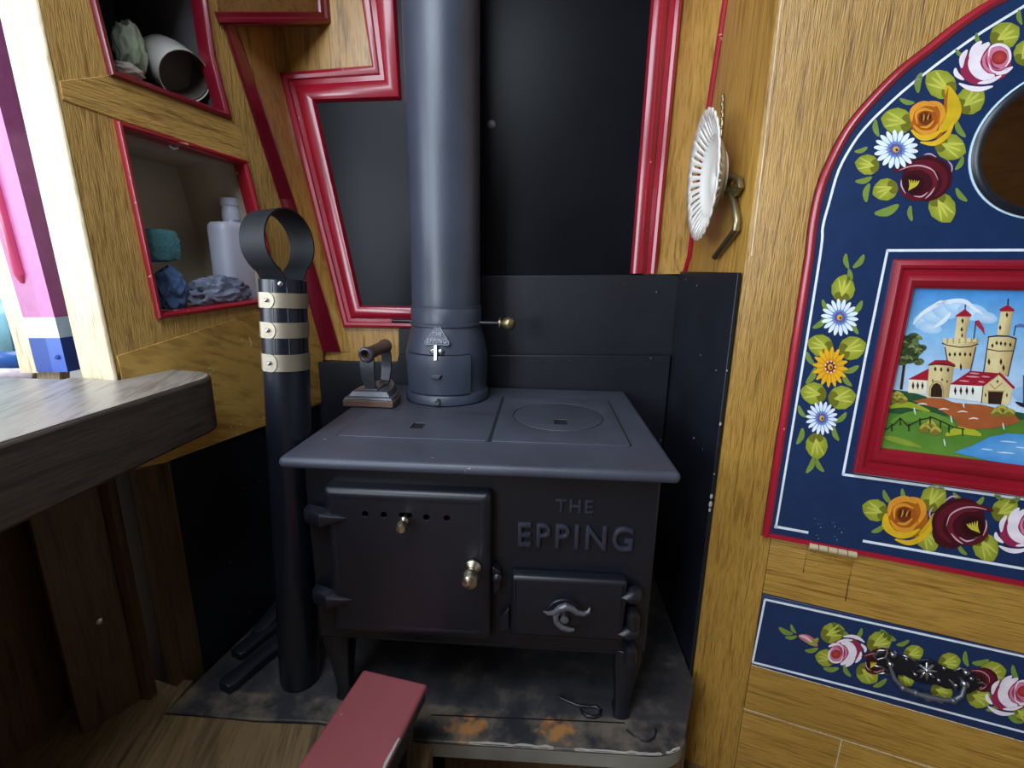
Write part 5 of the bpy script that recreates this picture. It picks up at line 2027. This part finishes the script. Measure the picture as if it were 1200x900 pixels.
# sky
S0, S1, S2 = rgb(62, 140, 210), rgb(120, 180, 226), rgb(200, 220, 240)
def quad(a, b, c, d, ca, cb, cc, cd, layer):
    C.mb.add([C.P(*a, layer), C.P(*b, layer), C.P(*c, layer), C.P(*d, layer)], [[0, 1, 2, 3]], (ca, cb, cc, cd))
xl = lambda y: 1068 - (y - 337) * 36 / 185 - 3
XRR = 1400
quad((xl(335), 335), (XRR, 345), (XRR, 395), (xl(380), 380), S0, S0, S1, S1, 0)
quad((xl(380), 380), (XRR, 395), (XRR, 500), (xl(480), 480), S1, S1, S2, S2, 0)
quad((xl(478), 478), (XRR, 498), (XRR, 580), (xl(526), 526), rgb(72, 120, 44), rgb(72, 120, 44), rgb(96, 140, 50), rgb(96, 140, 50), 1)
# clouds
for x, y, rx, ry in ((1082, 378, 12, 9), (1094, 370, 14, 10), (1108, 364, 16, 10), (1124, 360, 18, 9), (1140, 366, 18, 10), (1155, 372, 14, 7), (1090, 384, 14, 7)):
    clk = globals().get('clk', .9) + .15
    C.ell(x, y, rx, ry, 10, rgb(160, 202, 236), clk, colc=rgb(204, 226, 244))
for pts in ([(1070, 380), (1080, 368), (1096, 358), (1104, 354), (1116, 356)], [(1098, 357), (1112, 353), (1130, 353), (1142, 362), (1152, 368)], [(1094, 384), (1106, 376), (1114, 366)]):
    C.stroke(pts, 5, rgb(226, 236, 246), 2)
# tree
C.line([(1056, 456), (1058, 440), (1060, 424)], 3.4, rgb(52, 38, 26), 3)
for i, (x, y, rx, ry) in enumerate(((1058, 422, 9, 6), (1066, 418, 11, 8), (1072, 410, 10, 8), (1064, 402, 11, 9), (1056, 412, 8, 7), (1070, 396, 8, 6), (1077, 424, 6, 4), (1080, 408, 6, 4))):
    C.ell(x, y, rx, ry, -10, rgb(62, 82, 46) if i % 2 else rgb(78, 98, 54), 4)
for i in range(26):
    x, y = 1056 + random.random() * 24, 394 + random.random() * 32
    C.stroke([(x - 4, y + 1), (x, y - 1), (x + 4, y + 1)], 3, (rgb(138, 146, 90), rgb(44, 60, 36), rgb(104, 120, 66))[i % 3], 5)
ST, STD, STL = rgb(222, 204, 150), rgb(180, 152, 96), rgb(240, 230, 200)
DK, RD_ = rgb(48, 28, 20), rgb(158, 22, 44)
def tower(x0, x1, y0, x2, x3, y1, layer, ca=STL, cb=STD):
    """left edge x0..x2, right edge x1..x3, top y0, bottom y1, lit from the left"""
    xm0, xm1 = x0 + (x1 - x0) * .45, x2 + (x3 - x2) * .45
    C.mb.add([C.P(x0, y0, layer), C.P(xm0, y0, layer), C.P(xm1, y1, layer), C.P(x2, y1, layer)], [[0, 1, 2, 3]], ST)
    C.mb.add([C.P(xm0, y0, layer), C.P(x1, y0, layer), C.P(x3, y1, layer), C.P(xm1, y1, layer)], [[0, 1, 2, 3]], (ST, cb, cb, ST))
def win(x, y, w, h, layer):
    C.poly([(x, y - h), (x + w, y), (x, y + h), (x - w, y)], DK, layer)
# tall tower left
tower(1122, 1137, 369, 1118, 1131, 399, 3)
C.poly([(1119.5, 370), (1131, 362), (1138.5, 369), (1138, 371), (1120, 371)], RD_, 4)
C.line([(1131, 363), (1131.3, 357)], 1.4, DK, 4)
win(1128, 376, 1.5, 3.5, 5); win(1127, 386, 1.5, 3.2, 5); win(1127.5, 393, 1.2, 2.8, 5)
tower(1105, 1145, 398, 1108, 1143, 412, 5)
tower(1108, 1143, 411, 1112, 1137, 432, 4)
for k in range(6):
    x = 1105 + k * 7.0
    C.poly([(x, 396), (x + 4.6, 396.5), (x + 4.4, 401), (x, 400.5)], ST, 6)
    C.line([(x + 5.2, 397), (x + 5.2, 402)], 1.6, STD, 6)
C.line([(1104, 402), (1110, 404.5), (1125, 407), (1138, 406), (1146, 403)], 1.2, DK, 7)
for k in range(5):
    win(1113 + k * 6, 415 + abs(k - 2) * .2, 1.6, 2.8, 6)
win(1126, 430, 1.4, 5, 6)
C.line([(1107.5, 407), (1111.5, 430)], 1.2, DK, 6)
C.line([(1143.5, 407), (1137, 436)], 1.2, DK, 6)
# flag
C.line([(1141, 398), (1142.5, 386), (1143.5, 376)], 1.2, DK, 6)
C.poly([(1143.5, 376), (1147, 375), (1153, 384), (1154, 393), (1151, 388), (1144, 381)], rgb(170, 40, 64), 6)
# right tall tower
tower(1173, 1188, 363, 1168, 1182, 394, 3)
C.poly([(1171, 362.5), (1181, 357), (1189, 363), (1188, 365), (1172, 365)], RD_, 4)
C.line([(1181, 358), (1181.5, 350)], 1.6, DK, 4)
win(1180, 369, 1.5, 3.5, 5); win(1172, 384, 1.5, 3.5, 5)
tower(1158.5, 1191, 395, 1154, 1181, 441, 5)
C.line([(1158, 395), (1168, 393.5), (1182, 394), (1191, 397)], 1.5, DK, 6)
C.line([(1158.5, 396), (1152, 440)], 1.2, DK, 6)
C.line([(1191, 397), (1181, 441)], 1.2, DK, 6)
C.line([(1157, 409), (1170, 411.5), (1188, 411)], 1.1, DK, 6)
for x, y in ((1163, 405), (1168, 402), (1173, 402.5), (1178, 403), (1184, 404)):
    win(x, y, 1.6, 3, 6)
for x, y in ((1159, 424), (1173, 424), (1176, 431)):
    win(x, y, 1.7, 4.6, 6)
C.line([(1188, 393), (1190, 382), (1202, 382)], 1.2, DK, 6)
C.stroke([(1190, 383), (1196, 381), (1204, 384)], 4, rgb(100, 110, 170), 6)
# low left wing, gatehouse, right hall
C.poly([(1065, 444), (1087, 446), (1085, 462), (1064, 460)], STL, 5)
C.poly([(1064, 444.5), (1089, 431.5), (1089, 446)], RD_, 6)
for x in (1070, 1075.5, 1081):
    win(x, 452, 1.5, 5, 7)
tower(1089, 1118, 427, 1086, 1113, 466, 7)
C.poly([(1088, 427), (1096, 422), (1110, 422), (1119.5, 427), (1119, 429)], RD_, 8)
C.line([(1088, 428), (1103, 426), (1119, 429.5)], 1.2, DK, 9)
for x, y in ((1096, 432.5), (1103, 433), (1111, 433.5)):
    win(x, y, 1.7, 3, 9)
for x, y in ((1093, 446), (1104, 445), (1110, 447)):
    win(x, y, 1.1, 2, 9)
C.poly([(1090.5, 465), (1091, 455), (1094, 450), (1098, 448.5), (1102, 451), (1104, 457), (1104, 465.5)], DK, 9)
C.line([(1089, 464), (1089.5, 454), (1093, 448.5), (1098, 446.5), (1103, 449), (1105.5, 456), (1105.5, 465)], 1.5, STD, 10)
C.poly([(1114, 450), (1152, 452), (1151, 471), (1112, 466)], rgb(234, 236, 226), 8)
C.poly([(1152, 452), (1171, 440), (1187, 454), (1183, 474), (1150, 472)], ST, 8)
C.poly([(1113, 450.5), (1137, 434.5), (1172, 437.5), (1153, 452.5)], RD_, 9)
C.line([(1171, 437.5), (1188, 454.5)], 3, RD_, 9)
for a, b, c in ((1124, 446, 12), (1132, 441, 16), (1146, 447, 8), (1150, 441, 10), (1136, 437, 12)):
    C.stroke([(a, b), (a + c / 2, b + .5), (a + c, b + 1)], 1.8, rgb(214, 150, 160), 10)
for x in (1119.5, 1126, 1133, 1140):
    win(x, 458, 1.7, 5.5, 9)
C.poly([(1158, 458.5), (1176, 459), (1173, 474), (1158, 473)], DK, 9)
C.line([(1157, 458), (1177, 458.5)], 1.5, STD, 10)
C.line([(1160, 450), (1166, 456), (1174, 449)], 1.4, STD, 10)
win(1169, 447, 1.4, 2.2, 10); win(1155, 463, 1, 3, 10); win(1180, 463, 1, 3, 10)
C.line([(1152, 453), (1150, 472)], 1.1, DK, 10)
# grounds
C.poly([(xl(456), 456), (1066, 459), (1090, 466), (1120, 472), (1200, 484), (1200, 492), (1040, 484)], rgb(36, 78, 48), 3)
C.fan([(1070, 470), (1088, 466), (1106, 467), (1118, 472), (1150, 474), (1176, 480), (1190, 487), (1196, 494), (1180, 499), (1160, 502), (1138, 503), (1122, 499), (1120, 492), (1098, 478), (1080, 474)], rgb(166, 88, 44), 9)
C.stroke([(1040, 478), (1062, 474), (1090, 482)], 7, rgb(150, 164, 40), 5)
C.stroke([(1044, 494), (1070, 488), (1100, 492), (1120, 500)], 14, rgb(98, 142, 48), 5)
C.stroke([(1108, 510), (1128, 504), (1150, 510)], 10, rgb(172, 180, 46), 6)
C.stroke([(1036, 512), (1052, 516), (1080, 524)], 7, rgb(134, 156, 52), 6)
for x, y in ((1052, 464), (1056, 468), (1046, 468), (1168, 484), (1182, 484), (1174, 480), (1084, 502), (1090, 498), (1096, 505)):
    C.ell(x, y, 8, 5, 0, rgb(128, 112, 44), 10)
    C.stroke([(x - 6, y + 1), (x, y - 4), (x + 7, y + 1)], 4, rgb(176, 168, 70), 11)
C.line([(1037, 504), (1048, 497), (1055, 490), (1064, 499), (1078, 492), (1092, 489), (1104, 494), (1116, 500), (1130, 503)], 1.3, rgb(34, 40, 26), 12)
for x, y in ((1045, 501), (1055, 494), (1065, 501), (1078, 494), (1090, 492), (1102, 497), (1112, 503), (1128, 506)):
    C.line([(x, y - 4), (x, y + 4)], 1.6, rgb(34, 40, 26), 12)
for x, y in ((1075, 474), (1100, 480), (1122, 483), (1135, 491)):
    C.stroke([(x, y), (x + 6, y - 1), (x + 12, y)], 1.8, rgb(230, 210, 200), 12)
for x, y in ((1129, 474), (1115, 492), (1176, 500), (1107, 519), (1072, 482)):
    C.stroke([(x - 1, y - 5), (x, y), (x + 1, y + 4)], 1.8, rgb(214, 228, 214), 12)
# water and little boat
C.fan([(1118, 530), (1140, 522), (1160, 512), (1180, 508), (1200, 509), (1320, 520), (1320, 580), (1160, 540)], rgb(70, 146, 212), 11, rgb(110, 172, 224))
for x, y, l in ((1150, 526, 14), (1172, 517, 20), (1168, 530, 22), (1190, 524, 16)):
    C.stroke([(x, y), (x + l / 2, y + .6), (x + l, y + 1.5)], 1.4, rgb(210, 228, 242), 12)
C.ell(1204, 462, 18, 10, 0, rgb(150, 190, 226), 2)
C.stroke([(1190, 471), (1200, 475), (1212, 474)], 5, rgb(30, 34, 52), 6)
C.line([(1199.5, 472), (1199.5, 440)], 1.4, rgb(50, 70, 110), 6)
# crop to the frame opening: points outside it are pulled to its edge
for i, p in enumerate(C.mb.v):
    q = p - RC
    u, z, o_ = q.dot(RD), q.z, q.dot(RN)
    u = min(max(u, ui - .002), 2 * UC - ui + .002)
    z = min(max(z, zi0 - .002), zi1 + .002)
    C.mb.v[i] = rp(u, z, o_)
base = MB()
base.prism([rp(ui - .003, zi0 - .003, DO - .0005), rp(2 * UC - ui + .003, zi0 - .003, DO - .0005), rp(2 * UC - ui + .003, zi1 + .003, DO - .0005), rp(ui - .003, zi1 + .003, DO - .0005)], RN * .0012, col=rgb(96, 160, 220))
o = len(base.v)
base.v += C.mb.v
base.f += [[i + o for i in f] for f in C.mb.f]
base.c += C.mb.c
pp = base.build('castle_picture', 'picture', dpar, fix=False)
pp['label'] = 'painted landscape of a castle with red roofs by the water'

# ---------------------------------------------------------------- drawer
m = MB()
ddL = [r2(893.5, 699), r2(879, 779)]
du = stile_r + .001
m.shape([[(du, zr0b), (2 * UC - du + .012, zr0b), (2 * UC - du + .012, zr1b), (du, zr1b)]], rp(0, 0, -.004), RD, UP, RN, .006, .0012, col=NAVY)
P = Paint(.002)
P.line([(1400, 807), (1195, 766), (1040, 733), (893, 699)], .1, WHITE)
tl, bl_ = (896.5, 703), (882.5, 775.5)
P.line([(1420, 818), (1200, 769.5), (896.5, 702.5), (882, 776), (1040, 816), (1200, 858), (1420, 916)], 2.4, WHITE)
for x, y, r, a in ((975, 742, 13, -20), (968, 771, 11, 190), (1016, 789, 13, 40), (1030, 753, 14, -30), (1070, 766, 11, -20), (1112, 776, 12, -10), (1162, 789, 15, -10), (1147, 817, 14, 20), (1103, 810, 12, 20), (1062, 794, 10, 60), (1197, 836, 10, 40)):
    P.leaf(x, y, r, a)
for x, y, l, a in ((921, 739, 18, 25), (930, 737, 12, 60), (927, 746, 14, -5), (986, 738, 26, 40), (1006, 743, 16, -60), (951, 761, 16, -10), (974, 783, 18, 0), (993, 786, 16, 60), (1031, 800, 18, -30), (1041, 744, 22, 35), (1058, 753, 16, -20), (1133, 772, 18, 80), (1149, 775, 20, -10), (1190, 788, 18, 70), (1164, 829, 18, -20), (1190, 841, 22, 30)):
    P.sprig(x, y, l, a)
P.stroke([(936, 745), (947, 749), (958, 757)], 9, rgb(196, 110, 110), 3)
P.stroke([(946, 752), (953, 753), (959, 748)], 7, rgb(150, 150, 60), 4)
P.stroke([(937, 745), (944, 747), (952, 753)], 3.5, rgb(228, 190, 200), 5)
pink_rose(P, 993, 762, .215, 190)
maroon_rose(P, 1032, 774, .20, 0)
maroon_rose(P, 1153, 796, .18, 20)
pink_rose(P, 1183, 816, .27, 10, lift=8)
o = len(m.v)
m.v += P.mb.v
m.f += [[i + o for i in f] for f in P.mb.f]
m.c += P.mb.c
dw = m.build('drawer', 'door', cbd, fix=False)
dw['label'] = 'navy drawer front painted with roses'
m = MB()
m.prism([rp(du, zr0b - .0015, -.004), rp(UMAX, zr0b - .0015, -.004), rp(UMAX, zr0b + .0005, -.004), rp(du, zr0b + .0005, -.004)], RN * .006)
m.build('ledge_highlight', 'wood_post', cbd, bevel=.0004)  # pale strip stands in for the highlight below the drawer
# ornate cast drop handle
def HW(px, py, off):
    return PR(px, py, .002 + off)
m = MB()
pts = [(1024, 766), (1032, 762), (1046, 764), (1060, 770), (1076, 772), (1088, 771), (1098, 776), (1112, 783), (1130, 787), (1142, 792), (1150, 799), (1146, 806), (1134, 812), (1120, 806), (1108, 806), (1096, 801), (1082, 800), (1070, 796), (1058, 790), (1046, 790), (1034, 782), (1026, 774)]
m.prism([HW(x, y, 0) for x, y in pts], RN * .003)
bp_ = m.build('handle_plate', 'iron', dw, bevel=.0012)
m = MB()
for x, y, r in ((1046, 767, .0062), (1043, 778, .0070), (1046, 789, .0045), (1132, 788, .0060), (1130, 801, .0082), (1138, 795, .004), (1062, 772, .0035), (1106, 783, .0035), (1072, 790, .004), (1100, 797, .004), (1120, 803, .004)):
    m.ball(HW(x, y, .005), r * .75, n=12)
# centre flower
for k in range(8):
    t = 2 * math.pi * k / 8
    c0, c1 = (1086, 785.5), (1086 + 11 * math.cos(t), 786.5 + 10 * math.sin(t))
    m.tube([HW(*c0, .005), HW((c0[0] + c1[0]) / 2, (c0[1] + c1[1]) / 2, .0085), HW(*c1, .005)], [.0012, .0026, .0015], n=8)
m.ball(HW(1086, 785.5, .008), .0042, n=12)
m.tube([HW(x, y, .006) for x, y in ((1024, 769), (1030, 762), (1040, 762), (1038, 770), (1028, 773))], .0016, n=8, loop=True)
for pa, pb in (((1024, 780), (1040, 786)), ((1028, 790), (1044, 791)), ((1058, 768), (1072, 775)), ((1118, 786), (1132, 784)), ((1146, 800), (1156, 803)), ((1112, 796), (1120, 808))):
    m.tube([HW(*pa, .004), HW((pa[0] + pb[0]) / 2, (pa[1] + pb[1]) / 2 - 2, .006), HW(*pb, .004)], [.0008, .0018, .0008], n=8)
m.build('handle_ornament', 'steel', dw, angle=60)
m = MB()
bail = [(1043, 781), (1048, 795), (1058, 806), (1072, 812), (1088, 817), (1104, 820), (1118, 821), (1127, 815), (1131, 803)]
m.tube([HW(x, y, .008 + .011 * math.sin(math.pi * i / 8)) for i, (x, y) in enumerate(bail)], [.0025, .003, .0036, .003, .0045, .003, .0036, .003, .0025], n=14)
for x, y, r in ((1058, 806, .0046), (1073, 812, .005), (1087, 817, .0062), (1101, 820, .005), (1117, 821, .0046)):
    m.ball(HW(x, y, .017), r, n=14)
m.build('bail', 'iron_bare', dw, angle=60)

# ================================================================== LIGHT
w = bpy.data.worlds.new('world')
SC.world = w
w.use_nodes = True
bg = w.node_tree.nodes['Background']
bg.inputs[0].default_value = (0.72, 0.84, 1.0, 1)
bg.inputs[1].default_value = 1.2


def area(name, loc, target, sx, sy, power, col):
    l = bpy.data.lights.new(name, 'AREA')
    l.shape = 'RECTANGLE'
    l.size, l.size_y = sx, sy
    l.energy = power
    l.color = col
    o = bpy.data.objects.new(name, l)
    COL.objects.link(o)
    o.location = loc
    o.rotation_euler = (V(target) - V(loc)).to_track_quat('-Z', 'Y').to_euler()
    return o


# daylight through the hatch above and behind, and through the side doorway
area('hatch_daylight', (-.42, -.02, 1.60), (-.20, .65, .3), .7, .6, 14, (.80, .89, 1.0))
area('doorway_daylight', (-1.80, -.05, .98), (-.3, .75, .7), 1.2, .95, 28, (.80, .89, 1.0))
area('stern_door_daylight', (-1.30, -1.58, 1.08), (-.1, .9, .5), .8, .95, 32, (.80, .89, 1.0))

vs_ = SC.view_settings
SC.display_settings.display_device = 'sRGB'
vs_.view_transform = 'Standard'
vs_.look = 'None'
vs_.exposure = -0.1
vs_.gamma = 1.0
vs_.use_curve_mapping = False
SC.cycles.max_bounces = 8
SC.cycles.use_denoising = True
